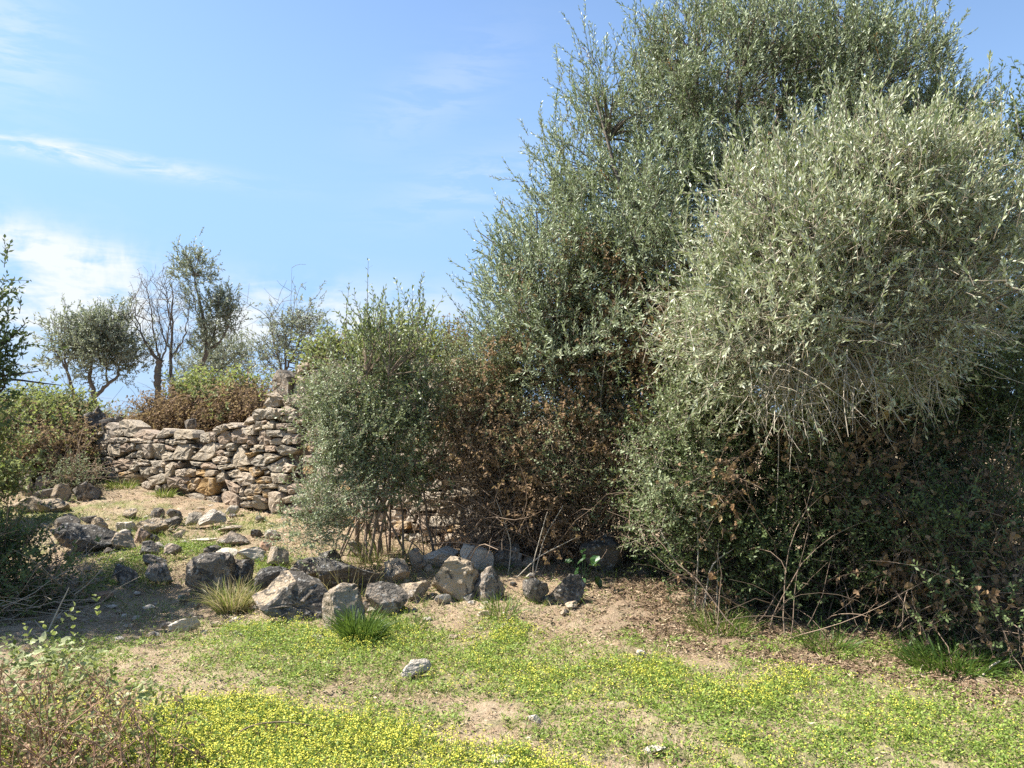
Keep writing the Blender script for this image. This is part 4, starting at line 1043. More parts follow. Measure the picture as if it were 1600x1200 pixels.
Pt[..., 2] = np.maximum(Pt[..., 2], terrain(Pt[..., 0], Pt[..., 1]) + .01)
a.tubes(Pt, np.linspace(.0027, .001, 6)[None] * r.uniform(.6, 1.5, (nb, 1)), 3, r.uniform(0, 1, nb))
gb = lambda n: ground_pts(1130, 1600, 960, 1040, n, r, 8) + np.array([0, .45, 0])
Pc, rr = canes(110, gb, 1.2, r, 9, .9, .8, (.0045, .0015), .14, .7); a.tubes(Pc, rr, 4, r.uniform(0, 1, len(Pc)))
tag(a.build('stems', M['twig_brown'], vn_), kind='stuff')
a = Acc(); dress(a, Pt[r.random(nb) < .6], 7, .042, .03, r, 1.0, .25, (.1, .8), 0, True, drop=.7, jit=.5)
tag(a.build('small_dead_leaves', M['dry'], vn_), kind='stuff')
vm = [leaf_part_mesh('leaf', M['vine_dry'], q, r) for q in ('lobed', 'oval', 'lobed', 'oval', 'lobed', 'oval')]
C = in_lobes(LV, 290, r, .3)[0] + np.array([0, -.12, 0])
C[:, 2] = np.maximum(C[:, 2], terrain(C[:, 0], C[:, 1]) + .04)
leaf_parts(vn_, vm, C, r.uniform(.04, .078, len(C)), r, 1.1)

# arum leaves in the shade at the foot
for i, (px, py, lab, n) in enumerate(((1025, 915, 'clump of broad dark green leaves in deep shade below the lentisk', 16), (915, 925, 'small clump of broad dark leaves beside the speckled boulder', 8), (1490, 1000, 'dark green low leaves beneath the withered vine', 9))):
    P0 = gp(px, py) + np.array([0, .15, 0]); P0[2] = terrain(P0[0], P0[1])
    t = thing('broadleaf_plant', lab, 'plant', P0, 'broad leaved plants in the shade')
    st = Acc(); an = r.uniform(0, 6.28, n); hh = r.uniform(.06, .28, n); rr_2 = r.uniform(.02, .2, n)
    tip = P0 + np.stack([np.cos(an) * rr_2, np.sin(an) * rr_2, hh], 1)
    st.tubes(np.array([np.linspace(P0, q, 4) for q in tip]), .003, 3, .2); tag(st.build('stems', M['ivy'], t), kind='stuff')
    lm2 = [leaf_part_mesh('leaf', M['ivy'], 'oval', r) for _ in range(2)]
    leaf_parts(t, lm2, tip, r.uniform(.07, .13, n), r, .35)

# ------------------------------------------------------------------ young many-stemmed shrub before the wall
r = np.random.default_rng(27)
base = gp(590, 872)
ys = thing('young_shrub', 'young many stemmed shrub with grey green leaves standing before the wall', 'shrub', base)
LS = ell((595, 590, 7.7, 48, 60, .4), (565, 670, 7.7, 58, 64, .45), (650, 700, 7.7, 46, 76, .4), (545, 735, 7.5, 36, 40, .3), (620, 740, 7.6, 46, 36, .3), (635, 620, 7.8, 45, 55, .35), (525, 650, 7.8, 30, 36, .25))
C, P = crown(LS, 165, 14, r, .22, .55, .55, .11, .2, hollow=.33)
a = Acc(); a.tubes(P, np.linspace(.003, .0012, 4)[None], 3, r.uniform(0, 1, len(P)), 1)
dress(a, P, 14, .036, .0155, r, .85, .1, (.05, .85), 0)
C2, P2 = crown(ell((580, 520, 7.7, 28, 30, .3), (555, 560, 7.7, 25, 30, .3), (640, 545, 7.7, 34, 28, .3), (530, 590, 7.7, 22, 26, .2), (605, 540, 7.7, 50, 28, .3), (672, 590, 7.7, 22, 26, .3)), 34, 4, r, .42, 1.3, .25, .1, .2, k=5)
Pl = np.concatenate([P2, shoots(np.array([at(575, 505, 7.6), at(540, 520, 7.6), at(645, 510, 7.6), at(655, 520, 7.7)]), np.tile([0, 0, 1.], (4, 1)), np.array([.62, .48, .40, .42]), 5, .2, .05, r)])
a.tubes(Pl, np.linspace(.0045, .0015, 5)[None], 3, .4, 1); dress(a, Pl, 16, .056, .018, r, .75, .1, (.1, .7), 0)
tag(a.build('crown', [M['shrub'], M['bark']], ys), kind='stuff')
a = Acc()
C3, P3 = crown(ell((500, 790, 7.2, 36, 40, .2), (525, 700, 7.3, 35, 45, .2), (475, 835, 7.1, 28, 24, .2), (510, 630, 7.5, 28, 36, .2), (530, 780, 7.2, 30, 34, .2)), 62, 13, r, .22, .2, .7, .09, .3, min_z=.04)
a.tubes(P3, np.linspace(.0028, .0012, 4)[None], 3, .8, 1); dress(a, P3, 14, .032, .013, r, .85, .1, (.1, .9), 0)
tag(a.build('drooping_sprays', [M['silver'], M['twig']], ys), kind='stuff')
st = []
for i in range(19):
    b0 = base + np.array([r.normal(0, .19), r.normal(.05, .14), 0]); b0[2] = terrain(b0[0], b0[1]) - .03
    tgt = LS[r.integers(len(LS))][0] + r.normal(0, .15, 3)
    st.append(bez(b0, tgt, r, .5, 8, .04))
wd = Acc(); wd.tubes(np.array(st), np.linspace(.017, .006, 8)[None] * r.uniform(.4, 1.2, (19, 1)), 6, r.uniform(.3, 1, 19))
pts = np.array(st)[:, 2:].reshape(-1, 3); cn = []
for c in np.concatenate([C, C2, C3]): cn.append(bez(pts[np.argmin(np.linalg.norm(pts - c, axis=1))], c, r, .2, 5, .05))
wd.tubes(np.array(cn), np.linspace(.006, .003, 5)[None], 4, .5)
wd.build('stems', M['twig_brown'], ys)

# ------------------------------------------------------------------ far trees beyond the ruin
def far_tree(label, px, pyb, Y, stems, lobes, ncl, nsh, r, r0=.10, leaf=(.11, .04), bare=0, mat='far', name='olive_tree', tone=(.1, .8), nleaf=9, Lsh=.34, cluster_conn=True):
    base = at(px, pyb, Y); base[2] = min(base[2], terrain(base[0], base[1]) + .05) if base[2] < terrain(base[0], base[1]) + .6 else base[2]
    base[2] = terrain(base[0], base[1])
    t = thing(name, label, 'tree', base, 'trees standing beyond the ruined wall')
    wd = Acc()
    for pts, q0, q1 in stems:
        p_, q_ = limb_px(pts, [Y] * len(pts), q0 * .62, q1 * .6)
        p_[:, 0, :] = base + (p_[:, 0, :] - base) * np.array([1, 1, 0]) if pts[0][1] >= pyb - 8 else p_[:, 0, :]
        j = r.normal(0, .018, p_.shape); j[:, 0] = 0; wd.tubes(p_ + j, q_ * r.uniform(.9, 1.1, q_.shape), 6, .4)
    pts = np.concatenate([limb_px(p, [Y] * len(p), a_, b_)[0][0] for p, a_, b_ in stems])
    a = Acc()
    if lobes:
        C, P = crown(lobes, int(ncl * .58), nsh, r, Lsh, .5, .7, .2, .15)
        dress(a, P, nleaf, leaf[0], leaf[1], r, .8, .1, tone, 0)
        a.tubes(P, np.linspace(.008, .003, 4)[None], 3, .3, 1)
        cn = np.array([bez(pts[np.argmin(np.linalg.norm(pts - c, axis=1))], c, r, .2, 6, .05) for c in C]); wd.tubes(cn, np.linspace(.015, .006, 6)[None], 4, .4)
        tag(a.build('crown', [M[mat], M['bark']], t), kind='stuff')
    if bare:
        B = pts[r.integers(len(pts) // 3, len(pts), bare)]
        Pt = shoots(B, norm(r.normal(0, .55, (bare, 3)) + [0, 0, .7]), r.uniform(.4, 1.1, bare), 6, .3, .12, r)
        wd.tubes(Pt, np.linspace(.010, .004, 6)[None] * r.uniform(.6, 1.3, (bare, 1)), 3, .5)
        s2 = Pt[:, 2:].reshape(-1, 3); s2 = s2[r.random(len(s2)) < .7]; Q2 = shoots(s2, norm(r.normal(0, .8, s2.shape) + [0, 0, .5]), r.uniform(.2, .55, len(s2)), 4, .2, .18, r)
        wd.tubes(Q2, np.linspace(.006, .003, 4)[None], 3, .5)
    wd.build('trunk', M['bark'], t)
    return t


r = np.random.default_rng(31)
far_tree('round topped olive on a thin straight trunk, leftmost tree beyond the ruin', 116, 640, 24, [([(118, 640), (112, 600), (104, 575), (98, 540)], .11, .04), ([(104, 578), (88, 550), (78, 530)], .05, .02), ([(104, 575), (118, 545), (122, 520)], .05, .02)],
         ell((105, 525, 24, 42, 34, 1.0), (85, 555, 24, 30, 22, .8), (130, 545, 24, 25, 35, .8)), 80, 14, r)
far_tree('fork trunked olive with a ragged domed crown next to the bare tree', 148, 640, 24, [([(146, 640), (150, 618), (141, 598), (143, 570), (150, 530)], .14, .03), ([(150, 618), (168, 600), (182, 592), (190, 560)], .11, .03), ([(143, 595), (125, 602)], .04, .02), ([(168, 600), (165, 560), (170, 530)], .05, .02)],
         ell((165, 520, 24, 45, 34, 1.0), (185, 550, 24, 34, 36, 1.0), (150, 555, 24, 32, 40, .9), (163, 497, 24, 12, 14, .5), (200, 565, 24, 20, 20, .6), (80, 585, 24, 6, 10, .3)), 150, 14, r)
far_tree('leafless tree with a knobbly cut trunk and upswept bare branches', 247, 600, 24, [([(247, 615), (246, 585), (250, 563)], .16, .17), ([(250, 565), (232, 545), (218, 510), (207, 470)], .06, .015), ([(250, 563), (240, 520), (236, 480), (228, 450)], .05, .015), ([(252, 563), (262, 530), (268, 490), (262, 460)], .045, .015), ([(250, 563), (225, 530), (200, 490)], .04, .012)],
         ell((243, 545, 24, 20, 18, .5), (206, 500, 24, 10, 30, .4)), 10, 6, r, bare=60)
far_tree('slender leafless tree with ivy at its foot beside the knobbly trunk', 270, 600, 24.5, [([(272, 610), (266, 575), (268, 530), (272, 480), (266, 440)], .10, .02), ([(268, 560), (290, 525), (296, 470)], .05, .015), ([(268, 550), (250, 510), (245, 470)], .045, .015), ([(270, 520), (262, 480), (258, 430)], .04, .012), ([(268, 555), (300, 540)], .03, .012)],
         ell((268, 592, 24, 10, 14, .3), (285, 600, 24, 14, 10, .3)), 14, 8, r, bare=50)
far_tree('leaning tree with a tall dark leafy top and half bare branches', 305, 600, 25, [([(300, 608), (308, 592), (318, 566), (326, 545), (322, 510), (310, 470), (304, 430)], .16, .03), ([(326, 545), (345, 535), (360, 500), (362, 470)], .07, .02), ([(326, 545), (312, 500), (300, 460)], .06, .02), ([(324, 550), (340, 500), (338, 470)], .05, .02)],
         ell((302, 430, 25, 22, 32, .8), (310, 465, 25, 20, 25, .7), (320, 505, 25, 14, 30, .5), (345, 490, 25, 24, 30, .7), (352, 460, 25, 14, 14, .4), (325, 535, 25, 14, 20, .5)), 105, 13, r, bare=36, tone=(0, .5))
far_tree('soft grey green olive behind the leaning tree', 350, 605, 30, [([(345, 612), (348, 570), (352, 545)], .12, .04), ([(348, 575), (372, 550)], .06, .03), ([(348, 570), (330, 555)], .05, .03)],
         ell((352, 560, 30, 38, 34, 1.2), (378, 560, 30, 14, 25, .8), (325, 575, 30, 20, 22, .8), (292, 572, 30, 16, 22, .6)), 110, 13, r, tone=(.3, .9))
far_tree('sparse airy tree with thin upright branches beside the wall stub', 450, 590, 20, [([(440, 620), (445, 585), (448, 540), (440, 500)], .07, .02), ([(445, 590), (428, 540), (422, 495)], .05, .015), ([(446, 580), (470, 530), (480, 490)], .05, .015), ([(447, 560), (458, 510), (455, 480)], .04, .015), ([(444, 590), (410, 555)], .03, .012)],
         ell((465, 500, 20, 38, 26, .8), (485, 520, 20, 26, 30, .7), (425, 520, 20, 24, 36, .7), (450, 560, 20, 36, 26, .7), (415, 570, 20, 22, 20, .6), (498, 560, 20, 20, 30, .6)), 100, 9, r, bare=34, leaf=(.09, .03), tone=(.2, .9))
# a low scrubby skyline far off, mostly hidden
a = Acc(); B = np.stack([r.uniform(-60, 60, 2600), r.uniform(55, 75, 2600), np.zeros(2600)], 1); B[:, 2] = terrain(B[:, 0], B[:, 1]) + r.uniform(0, .9, 2600) * (.3 + fbm(B[:, 0] * .15, B[:, 1] * .15))
P = shoots(B, norm(r.normal(0, .6, B.shape) + [0, 0, .6]), .5, 3, .2, .1, r); dress(a, P, 8, .24, .10, r, .8, .1, (.1, .6))
tag(a.build('distant_scrub', M['far']), 'low green scrub on the far skyline beyond the trees', 'scrub', kind='stuff')

# ------------------------------------------------------------------ brambles on and behind the wall
def bramble(label, lobes, ncl, nsh, r, base, green, brown_mix, mats=('bramble', 'dry'), leafL=.05, ncane=0, Lc=.5, min_z=.02, name='bramble_bush', nleaf=8, up=.35, tone=(.2, .95)):
    t = thing(name, label, 'bramble', base)
    C, P = crown(lobes, ncl, nsh, r, Lc, up, .5, .12, .3, min_z=min_z)
    px, py = proj(P[:, 0]); g = green(px, py, P[:, 0]) + r.normal(0, .18, len(P)) > .5
    if g.any():
        a = Acc(); dress(a, P[g], nleaf, leafL, leafL * .62, r, .95, .15, tone, 0, True); tag(a.build('green_leaves', M[mats[0]], t), kind='stuff')
    if (~g).any():
        a = Acc(); dress(a, P[~g], nleaf, leafL * .8, leafL * .4, r, 1.0, .15, (.1, .9), 0, True, drop=.3, jit=.45); tag(a.build('dead_leaves', M[mats[1]], t), kind='stuff')
    a = Acc(); a.tubes(P, np.linspace(.004, .0015, 4)[None], 3, r.uniform(0, 1, len(P)))
    if ncane:
        B = C[r.integers(len(C), size=ncane)]; Q2 = shoots(B, norm(r.normal(0, .8, (ncane, 3)) + [0, -.1, .5]), r.uniform(.4, 1.1, ncane), 7, 0, .13, r, .14); Q2[..., 2] = np.maximum(Q2[..., 2], terrain(Q2[..., 0], Q2[..., 1]))
        a.tubes(Q2, np.linspace(.005, .0018, 7)[None], 3, r.uniform(0, 1, ncane))
    tag(a.build('canes', M['twig_brown'], t), kind='stuff')
    return t


r = np.random.default_rng(32)
bramble('brown dead bramble bank with a green crest rising behind the wall', ell((300, 660, 14.2, 75, 26, .9), (370, 655, 13.6, 45, 32, .8), (325, 625, 14.6, 44, 22, .9), (260, 664, 14.4, 40, 14, .8), (220, 674, 14.4, 36, 8, .8), (395, 635, 13.8, 26, 24, .7), (190, 676, 14.4, 30, 5, .6), (430, 665, 13.2, 40, 40, .6)), 300, 15, r, gz([-5.6, 14.2, 0]),
        lambda x, y, p: 1.0 - .6 * np.abs(x - 325) / 90 - np.clip((y - 615) / 45, -.6, 2) + 1.1 * (vn(x * .045, y * .06, 0, 4) - .5), 0, ncane=260, leafL=.075, Lc=.34)
bramble('mixed green and russet bramble bank beyond the left end of the wall', ell((60, 675, 13.0, 60, 34, .8), (105, 695, 12.6, 36, 36, .6), (50, 712, 11.9, 50, 24, .5), (95, 655, 13.6, 46, 14, .7), (80, 720, 11.8, 36, 14, .4), (118, 712, 12.3, 20, 18, .3), (30, 655, 13.4, 40, 16, .6)), 250, 15, r, gz([-8, 12.6, 0]),
        lambda x, y, p: .78 - np.clip((y - 635) / 35, 0, 1) * .7 + .55 * vn(x * .05, y * .07, 0, 8) * (y > 655), 0, ncane=260, leafL=.07, Lc=.32)
bramble('bright green bramble growing over the left rock heap', ell((-22, 710, 9.6, 18, 30, .3), (-14, 750, 9.4, 18, 24, .3), (-25, 785, 9.0, 20, 24, .3), (-25, 660, 9.8, 16, 20, .3)), 60, 12, r, gz([-6.1, 9.4, 0]), lambda x, y, p: 1 + 0 * x, 0, leafL=.05, Lc=.26)
bramble('grey dry scrub of thin twigs against the left foot of the wall', ell((105, 748, 11.2, 26, 8, .2), (135, 752, 11.6, 14, 9, .15)), 30, 10, r, gz([-6.3, 11.3, 0]), lambda x, y, p: .62 + 0 * x, 0, mats=('silver', 'dry'), leafL=.03, ncane=50, Lc=.2, name='dry_scrub')
bramble('ivy and bramble trailing over the hidden top of the wall', ell((540, 560, 9.7, 70, 14, .25), (620, 552, 9.2, 60, 14, .25), (700, 560, 8.8, 50, 22, .25), (505, 572, 9.9, 22, 12, .2)), 90, 13, r, gz([-1.6, 9.8, 0]), lambda x, y, p: .8 - (x > 690) * .5, 0, leafL=.05, Lc=.3, min_z=1.2)

# ------------------------------------------------------------------ dark tree standing just outside the left edge, and the brush in its shade
r = np.random.default_rng(33)
base = gz([-6.3, 6.9, 0])
lt2 = thing('broadleaf_tree', 'dark leaved tree reaching in from the left edge and shading the brush', 'tree', base)
LL2 = [(np.array(c), np.array(q)) for c, q in (((-6.1, 6.9, 2.5), (.8, .7, .7)), ((-5.6, 7.3, 2.0), (.5, .6, .5)), ((-6.6, 6.8, 3.2), (.8, .7, .6)), ((-5.9, 6.5, 3.0), (.6, .5, .5)), ((-6.4, 7.2, 3.5), (.7, .6, .5)))]
LL2 += ell((-30, 560, 7.2, 36, 50, .3), (-8, 590, 7.1, 24, 40, .3), (-48, 450, 7.2, 30, 60, .3), (-60, 370, 7.3, 30, 30, .3))
C, P = crown(LL2, 210, 14, r, .34, .4, .6, .16, .25)
px, py = proj(P[:, -1]); kp = (px < 42) | (r.random(len(px)) < .15); P = P[kp]
a = Acc(); a.tubes(P, np.linspace(.004, .0015, 4)[None], 3, .3, 1); dress(a, P, 15, .06, .024, r, .8, .1, (.0, .6), 0)
tag(a.build('crown', [M['lentisk'], M['bark_dark']], lt2), kind='stuff')
wd = Acc(); limbs(wd, [base], [q[0] for q in LL2], C, r, .09, .02)
for pts in ([(-60, 590), (-20, 590), (25, 585), (60, 580)], [(-60, 600), (20, 592), (60, 598), (95, 602)], [(-40, 640), (5, 610), (14, 580)], [(-60, 540), (0, 545), (40, 505)]):
    wd.tubes(*limb_px(pts, [7.2, 7.15, 7.1, 7.1][:len(pts)], .018, .004), 5, .2)
wd.build('trunk', M['bark_dark'], lt2)

r = np.random.default_rng(34)
bramble('low grey green bush with bare stalks in shade before the black slab', ell((-10, 868, 6.8, 45, 16, .3), (70, 915, 6.55, 42, 10, .25), (10, 920, 6.5, 50, 14, .3), (-40, 880, 6.6, 50, 24, .4)), 62, 12, r, gp(40, 910), lambda x, y, p: .75 + 0 * x, 0, mats=('lentisk', 'dry'), leafL=.038, ncane=40, Lc=.22, name='low_bush', nleaf=10)
t = thing('brush_pile', 'heap of bare dry sticks lying in shade at the left edge', 'brush pile', gp(40, 975))
a = Acc(); nb = 260
B = ground_pts(-60, 130, 890, 985, nb, r) + np.array([0, 0, .02]) + r.uniform(0, 1, (nb, 1)) * np.array([0, 0, .22])
Pt = shoots(B, norm(np.stack([r.normal(.4, .9, nb), r.normal(0, .6, nb), r.normal(.25, .4, nb)], 1)), r.uniform(.2, .8, nb), 6, 0, .14, r, .06)
Pt[..., 2] = np.maximum(Pt[..., 2], terrain(Pt[..., 0], Pt[..., 1]) + .012)
a.tubes(Pt, np.linspace(.003, .0012, 6)[None] * r.uniform(.6, 1.5, (nb, 1)), 4, r.uniform(0, 1, nb)); tag(a.build('sticks', M['twig'], t), kind='stuff')
for lab, pts, q in (('straight bleached stick leaning out of the brush pile', [(73, 992), (92, 950), (108, 918)], .008), ('crooked bleached stick beside the straight one', [(109, 925), (118, 935), (124, 950), (136, 968)], .006), ('thin pale stalk standing over the low bush', [(48, 855), (62, 890), (78, 920)], .004),
                    ('dead twig reaching across the shaded litter at the meadow edge', [(1462, 1008), (1475, 1032), (1500, 1052)], .005), ('broken pale branch lying on litter at the right', [(1530, 1062), (1550, 1040), (1562, 1033)], .009), ('bleached forked twig lying in dry grass at the right', [(1418, 1060), (1435, 1072), (1447, 1078)], .007)):
    P0 = gp(*pts[0]); o_ = Acc()
    p_, q_ = limb_px(pts, [P0[1], P0[1] + .02, P0[1] + .04, P0[1] + .05][:len(pts)], q, q * .5)
    p_[..., 2] = np.maximum(p_[..., 2], terrain(p_[..., 0], p_[..., 1]) + .01)
    o_.tubes(p_, q_, 6, .7); m_i = r.integers(4, 9); s_ = p_[0, m_i][None]
    o_.tubes(shoots(s_, norm(r.normal(0, 1, (1, 3)) + [0, 0, .4]), .09, 4, 0, .1, r), np.linspace(q * .5, q * .2, 4)[None], 4, .7)
    tag(o_.build('stick', M['twig_pale'], loc=P0), lab, 'stick')

# ------------------------------------------------------------------ foreground bramble, grass tufts
r = np.random.default_rng(35)
base = gp(110, 1190)
fb_ = thing('bramble_bush', 'half dead bramble with upright russet canes and pale leaves at the near left corner', 'bramble', base)
LF = ell((60, 1080, 3.75, 95, 70, .4), (150, 1130, 3.6, 100, 70, .35), (40, 1160, 3.4, 110, 70, .3), (210, 1130, 3.7, 50, 55, .25), (60, 1190, 3.2, 130, 60, .25))
a = Acc(); gb = lambda n: ground_pts(-120, 270, 1130, 1330, n, r)
Pc, rr = canes(330, gb, .66, r, 7, 1.1, .8, (.0036, .0013), .10, .35)
px, py = proj(Pc[:, -1]); kk = (py > np.interp(px, [0, 100, 200, 290], [1010, 1010, 1060, 1120])) & (px < 290); Pc, rr = Pc[kk], rr[kk]
a.tubes(Pc, rr, 4, r.uniform(.1, 1, len(Pc)))
s2 = Pc[:, 2:6].reshape(-1, 3); s2 = s2[r.random(len(s2)) < .9]; Q2 = shoots(s2, norm(r.normal(0, .8, s2.shape) + [0, 0, .35]), r.uniform(.06, .2, len(s2)), 4, 0, .2, r, .04)
a.tubes(Q2, np.linspace(.0018, .0008, 4)[None], 3, r.uniform(0, 1, len(Q2)))
tag(a.build('canes', M['twig_russet'], fb_), kind='stuff')
a = Acc(); dress(a, Q2, 3, .022, .011, r, .9, .2, (.15, .85), 0, True, drop=.35, jit=.5); dress(a, Pc, 6, .026, .012, r, .9, .25, (.15, .85), 0, True, drop=.4, jit=.5)
tag(a.build('dead_leaves', M['dry_light'], fb_), kind='stuff')
a = Acc(); C, P = crown(LF, 26, 8, r, .12, .6, .4, .07, .5); dress(a, P, 7, .03, .019, r, .9, .2, (.2, .9), 0, True)
tag(a.build('small_leaves', M['bramble'], fb_), kind='stuff')
bm2 = [leaf_part_mesh('leaf', M['bramble_pale'], 'toothed', r) for _ in range(5)]
C = np.concatenate([in_lobes(ell((45, 1030, 3.7, 65, 28, .25), (20, 1050, 3.6, 55, 36, .2), (100, 1035, 3.7, 40, 24, .2)), 150, r, .2)[0], in_lobes(ell((40, 1100, 3.5, 60, 40, .2), (185, 1085, 3.6, 40, 28, .15), (120, 1070, 3.6, 50, 30, .15), (25, 1150, 3.3, 40, 40, .15), (130, 1155, 3.3, 70, 40, .15), (225, 1100, 3.7, 30, 25, .1)), 110, r, .2)[0]])
leaf_parts(fb_, bm2, C, r.uniform(.03, .062, len(C)), r, -.15)

P0 = gp(350, 1168)
ab = thing('bramble_cane', 'single arching bramble cane with hanging dead leaves over the yellow flowers', 'bramble', P0)
a = Acc(); p_, q_ = limb_px([(352, 1168), (366, 1148), (395, 1132), (440, 1127), (490, 1134), (530, 1150), (552, 1166)], [3.9, 3.9, 3.92, 3.95, 3.97, 4.0, 4.0], .0045, .0022, 24); a.tubes(p_, q_, 6, .3)
a.build('cane', M['twig_brown'], ab)
dm = [leaf_part_mesh('leaf', M['dry'], 'oval', r) for _ in range(3)]
for px, py in ((402, 1138), (415, 1133), (433, 1132), (437, 1136), (446, 1136), (471, 1138), (478, 1142), (486, 1137), (368, 1156), (384, 1144), (508, 1146), (528, 1158)):
    pa = at(px, py, 3.94); o = bpy.data.objects.new('leaf', dm[r.integers(3)]); COL.objects.link(o); o.parent = ab; o.location = tuple(pa - P0); o.scale = (.026, .04 * r.uniform(.7, 1.2), .03); o.rotation_euler = (-1.4 + r.normal(0, .2), r.normal(0, .3), r.uniform(0, 6.28))
for lab, pts, Y in (('thin leafless bramble shoot leaning out over the flowers', [(255, 1200), (275, 1160), (290, 1110), (280, 1080)], 3.6), ('dry bent shoot with a few dead leaves by the bare strip', [(345, 1075), (365, 1085), (384, 1110)], 4.4), ('pale dry bent stalk lying in the near grass', [(275, 1160), (300, 1175), (330, 1192), (350, 1196)], 3.6)):
    a = Acc(); p_, q_ = limb_px(pts, [Y] * len(pts), .0035, .0015); p_[..., 2] = np.maximum(p_[..., 2], terrain(p_[..., 0], p_[..., 1]) + .01); a.tubes(p_, q_, 5, .5); B = p_[0, 3:]; Q2 = shoots(B, norm(r.normal(0, 1, B.shape) + [0, 0, .2]), .07, 4, 0, .2, r); a.tubes(Q2, np.linspace(.0015, .0008, 4)[None], 3, .4)
    dress(a, Q2, 3, .028, .014, r, .9, .4, (.1, .6), 1, True, drop=.8); tag(a.build('dry_shoot', [M['twig_brown'], M['dry']], loc=p_[0, 0]), lab, 'dry shoot')

tuft('grass_tuft', 'dense green grass tuft growing against the pale crusted boulder', gp(565, 1002), 620, .27, (.22, .13), r, .5, .0035, radius=.11)
tuft('grass_tuft', 'dry straw coloured grass tuft between the path boulder and black boulder', gp(362, 955), 480, .30, (.9, .14), r, .5, .0035, radius=.12)
tuft('grass_tuft', 'dark green grass clump in shade at the foot of the withered vine', gp(1490, 1040), 700, .2, (.12, .1), r, .75, .004, radius=.28)
tuft('grass_tuft', 'thin green grass at the foot of the brown block', gp(783, 962), 130, .22, (.5, .25), r, .6, .003, radius=.12)
tuft('grass_tuft', 'loose grass with dry stems at the meadow edge under the lentisk', gp(1130, 985), 340, .22, (.5, .25), r, .6, .003, radius=.22)
tuft('grass_tuft', 'small low green grass patch at the shadow edge', gp(1290, 1012), 260, .20, (.15, .1), r, .8, .003, radius=.16)
tuft('grass_tuft', 'yellowing tuft at the foot of the wall under the ochre stones', gp(257, 778), 140, .17, (.72, .12), r, .5, .005, radius=.1)
tuft('grass_tuft', 'pale grass tuft by the left foot of the wall', gp(190, 762), 180, .17, (.65, .15), r, .6, .005, radius=.2)
tuft('grass_tuft', 'wispy dry stalks in front of the dark mossy boulder', gp(540, 930), 60, .36, (.85, .08), r, .35, .002, radius=.25)
tuft('grass_tuft', 'green weedy grass beside the ridge shaped boulder', gp(640, 985), 140, .16, (.35, .2), r, .6, .003, radius=.14)
tuft('grass_tuft', 'sparse dry grass below the young shrub stems', gp(600, 880), 130, .40, (.8, .12), r, .4, .0025, radius=.28)

# ------------------------------------------------------------------ ground cover
r = np.random.default_rng(51)


def scatter(n, x0, x1, y0, y1, dens):
    x = r.uniform(x0, x1, n); y = y0 + (y1 - y0) * r.random(n); z = terrain(x, y)
    g, f, l, px, py = masks(x, y, z); vis = (px > -150) & (px < 1750) & (py < 1330)
    k_ = (r.random(n) < dens(g, f, l, px, py)) & vis
    return np.stack([x, y, z], 1)[k_], g[k_], f[k_], l[k_], px[k_], py[k_]


def upn(n, s=.45): return norm(np.array([0, 0, 1.0]) + r.normal(0, s, (n, 3)))


# leafy herbs
P, g, f, l, px, py = scatter(230000, -4.2, 5.6, 2.7, 8.2, lambda g, f, l, px, py: g * .62 + .03)
a = Acc(); n = len(P)
h = r.uniform(.01, .05, n) * (.5 + g)
for j in range(4):
    an = r.uniform(0, 6.28, n); D = norm(np.stack([np.cos(an), np.sin(an), r.uniform(-.1, 1.0, n)], 1))
    off = r.normal(0, .012, (n, 3)) * np.array([1, 1, 0]); off[:, 2] = h * r.uniform(.3, 1, n)
    leaf_rhomb(a, P + off, D, norm(upn(n) - D * .2), r.uniform(.012, .026, n), r.uniform(.006, .012, n), np.clip(r.normal(.45, .25, n), 0, 1))
tag(a.build('meadow_herbs', M['herb']), 'low green herbs carpeting the meadow strips', 'herbs', kind='stuff')
# yellow flowers
P, g, f, l, px, py = scatter(260000, -3.2, 4.6, 2.7, 7.0, lambda g, f, l, px, py: f * np.where((py > 1095) & (px < 950), .46, .30))
a = Acc(); n = len(P); hh = r.uniform(.025, .085, n)
st = np.stack([P, P + np.stack([r.normal(0, .008, n), r.normal(0, .008, n), hh], 1)], 1); a.tubes(st, .0008, 3, .5, 1)
top = st[:, 1]
for j in range(4):
    c = top + r.normal(0, .0075, (n, 3)); N = upn(n, .5); A = norm(np.cross(N, r.normal(0, 1, (n, 3)))); Bq = np.cross(N, A); s = r.uniform(.0022, .0048, n)[:, None]
    a.polys(np.stack([c + A * s, c + Bq * s, c - A * s, c - Bq * s], 1), r.uniform(0, 1, n), 0)
tag(a.build('yellow_flowers', [M['petal'], M['herb']]), 'small yellow flowers massed over the meadow', 'flowers', kind='stuff')
# grass blades, green and dry
def blades(P, L, lean, tone, wd=.0016):
    n = len(P); an = r.uniform(0, 6.28, n); d = norm(np.stack([np.cos(an) * lean, np.sin(an) * lean, np.full(n, 1.)], 1) + r.normal(0, .25, (n, 3)))
    P3 = shoots(P, d, L, 3, -.5, .1, r); S = norm(np.cross(P3[:, 1] - P3[:, 0], r.normal(0, 1, (n, 3)))) * (wd * r.uniform(.6, 1.4, n))[:, None]
    acc_.polys(np.stack([P3[:, 0] - S, P3[:, 0] + S, P3[:, 1] + S * .7, P3[:, 1] - S * .7], 1), tone)
    acc_.polys(np.stack([P3[:, 1] - S * .7, P3[:, 1] + S * .7, P3[:, 2] + S * .1, P3[:, 2] - S * .1], 1), tone)
acc_ = Acc()
P, g, f, l, px, py = scatter(200000, -4.2, 5.6, 2.7, 8.2, lambda g, f, l, px, py: .16 + .40 * g)
blades(P, r.uniform(.02, .075, len(P)), r.uniform(.3, 1.1, len(P)), np.clip(r.normal(.35, .22, len(P)) + .55 * (r.random(len(P)) > g + .15), 0, 1))
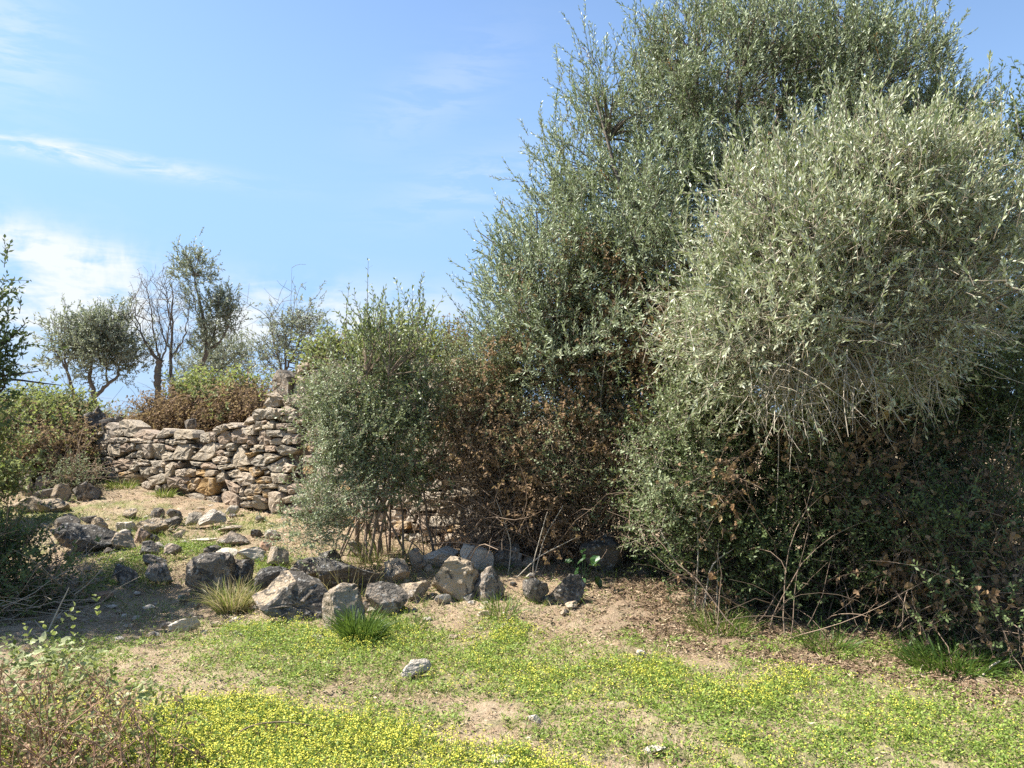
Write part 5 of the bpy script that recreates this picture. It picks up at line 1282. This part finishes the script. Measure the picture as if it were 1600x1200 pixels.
P, g, f, l, px, py = scatter(60000, -9, -.5, 7.2, 12.8, lambda g, f, l, px, py: .06 + .85 * g)
blades(P, r.uniform(.03, .08, len(P)), r.uniform(.3, 1.0, len(P)), np.clip(r.normal(.5, .2, len(P)) + .45 * (r.random(len(P)) > g + .1), 0, 1), .003)
pts = []
for lab, bp in BIG:      # grass and weeds packed round the feet of the stones
    if bp[1] > 12 or bp[2] > 1.0: continue
    m_n = 34 if bp[1] < 8 else 18
    an = r.uniform(0, 6.28, m_n); rd = r.uniform(.05, .26, m_n); pts.append(np.stack([bp[0] + np.cos(an) * rd, bp[1] - .08 + np.sin(an) * rd, np.zeros(m_n)], 1))
P = np.concatenate(pts); P[:, 2] = terrain(P[:, 0], P[:, 1]); P = np.repeat(P, 3, 0) + r.normal(0, .012, (len(P) * 3, 3)) * np.array([1, 1, 0])
blades(P, r.uniform(.04, .15, len(P)), r.uniform(.2, 1.0, len(P)), np.clip(np.repeat(r.choice([.3, .6, .92], len(P) // 3), 3) + r.normal(0, .1, len(P)), 0, 1), .002)
tag(acc_.build('short_grass', M['grass']), 'short green and straw coloured grass over the clearing', 'grass', kind='stuff')
# dead leaves, straw and crumbs of dry stalk
a = Acc()
def flecks(P, Ls, Ws, tone):
    n = len(P); an = r.uniform(0, 6.28, n); D = norm(np.stack([np.cos(an), np.sin(an), r.normal(0, .28, n)], 1)); leaf_rhomb(a, P + np.array([0, 0, .008]) + np.abs(r.normal(0, .008, (n, 1))) * [0, 0, 1], D, upn(n, .4), Ls, Ws, tone)
P, g, f, l, px, py = scatter(230000, -4.2, 5.6, 2.7, 8.6, lambda g, f, l, px, py: np.clip(.22 + .55 * l, 0, 1) * (1 - .6 * g))
flecks(P, r.uniform(.012, .05, len(P)), r.uniform(.003, .011, len(P)), np.clip(r.normal(.55, .3, len(P)), 0, 1))
P, g, f, l, px, py = scatter(45000, -9, 0, 7.5, 12.9, lambda g, f, l, px, py: .5 * (1 - g))
flecks(P, r.uniform(.02, .08, len(P)), r.uniform(.004, .014, len(P)), np.clip(r.normal(.65, .25, len(P)), 0, 1))
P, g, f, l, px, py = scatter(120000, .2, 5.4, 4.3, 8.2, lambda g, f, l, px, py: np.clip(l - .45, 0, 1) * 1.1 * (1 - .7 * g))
flecks(P, r.uniform(.018, .06, len(P)), r.uniform(.006, .018, len(P)), np.clip(r.normal(.22, .22, len(P)), 0, 1))  # darker, denser litter at the thicket foot, also standing for its shade band
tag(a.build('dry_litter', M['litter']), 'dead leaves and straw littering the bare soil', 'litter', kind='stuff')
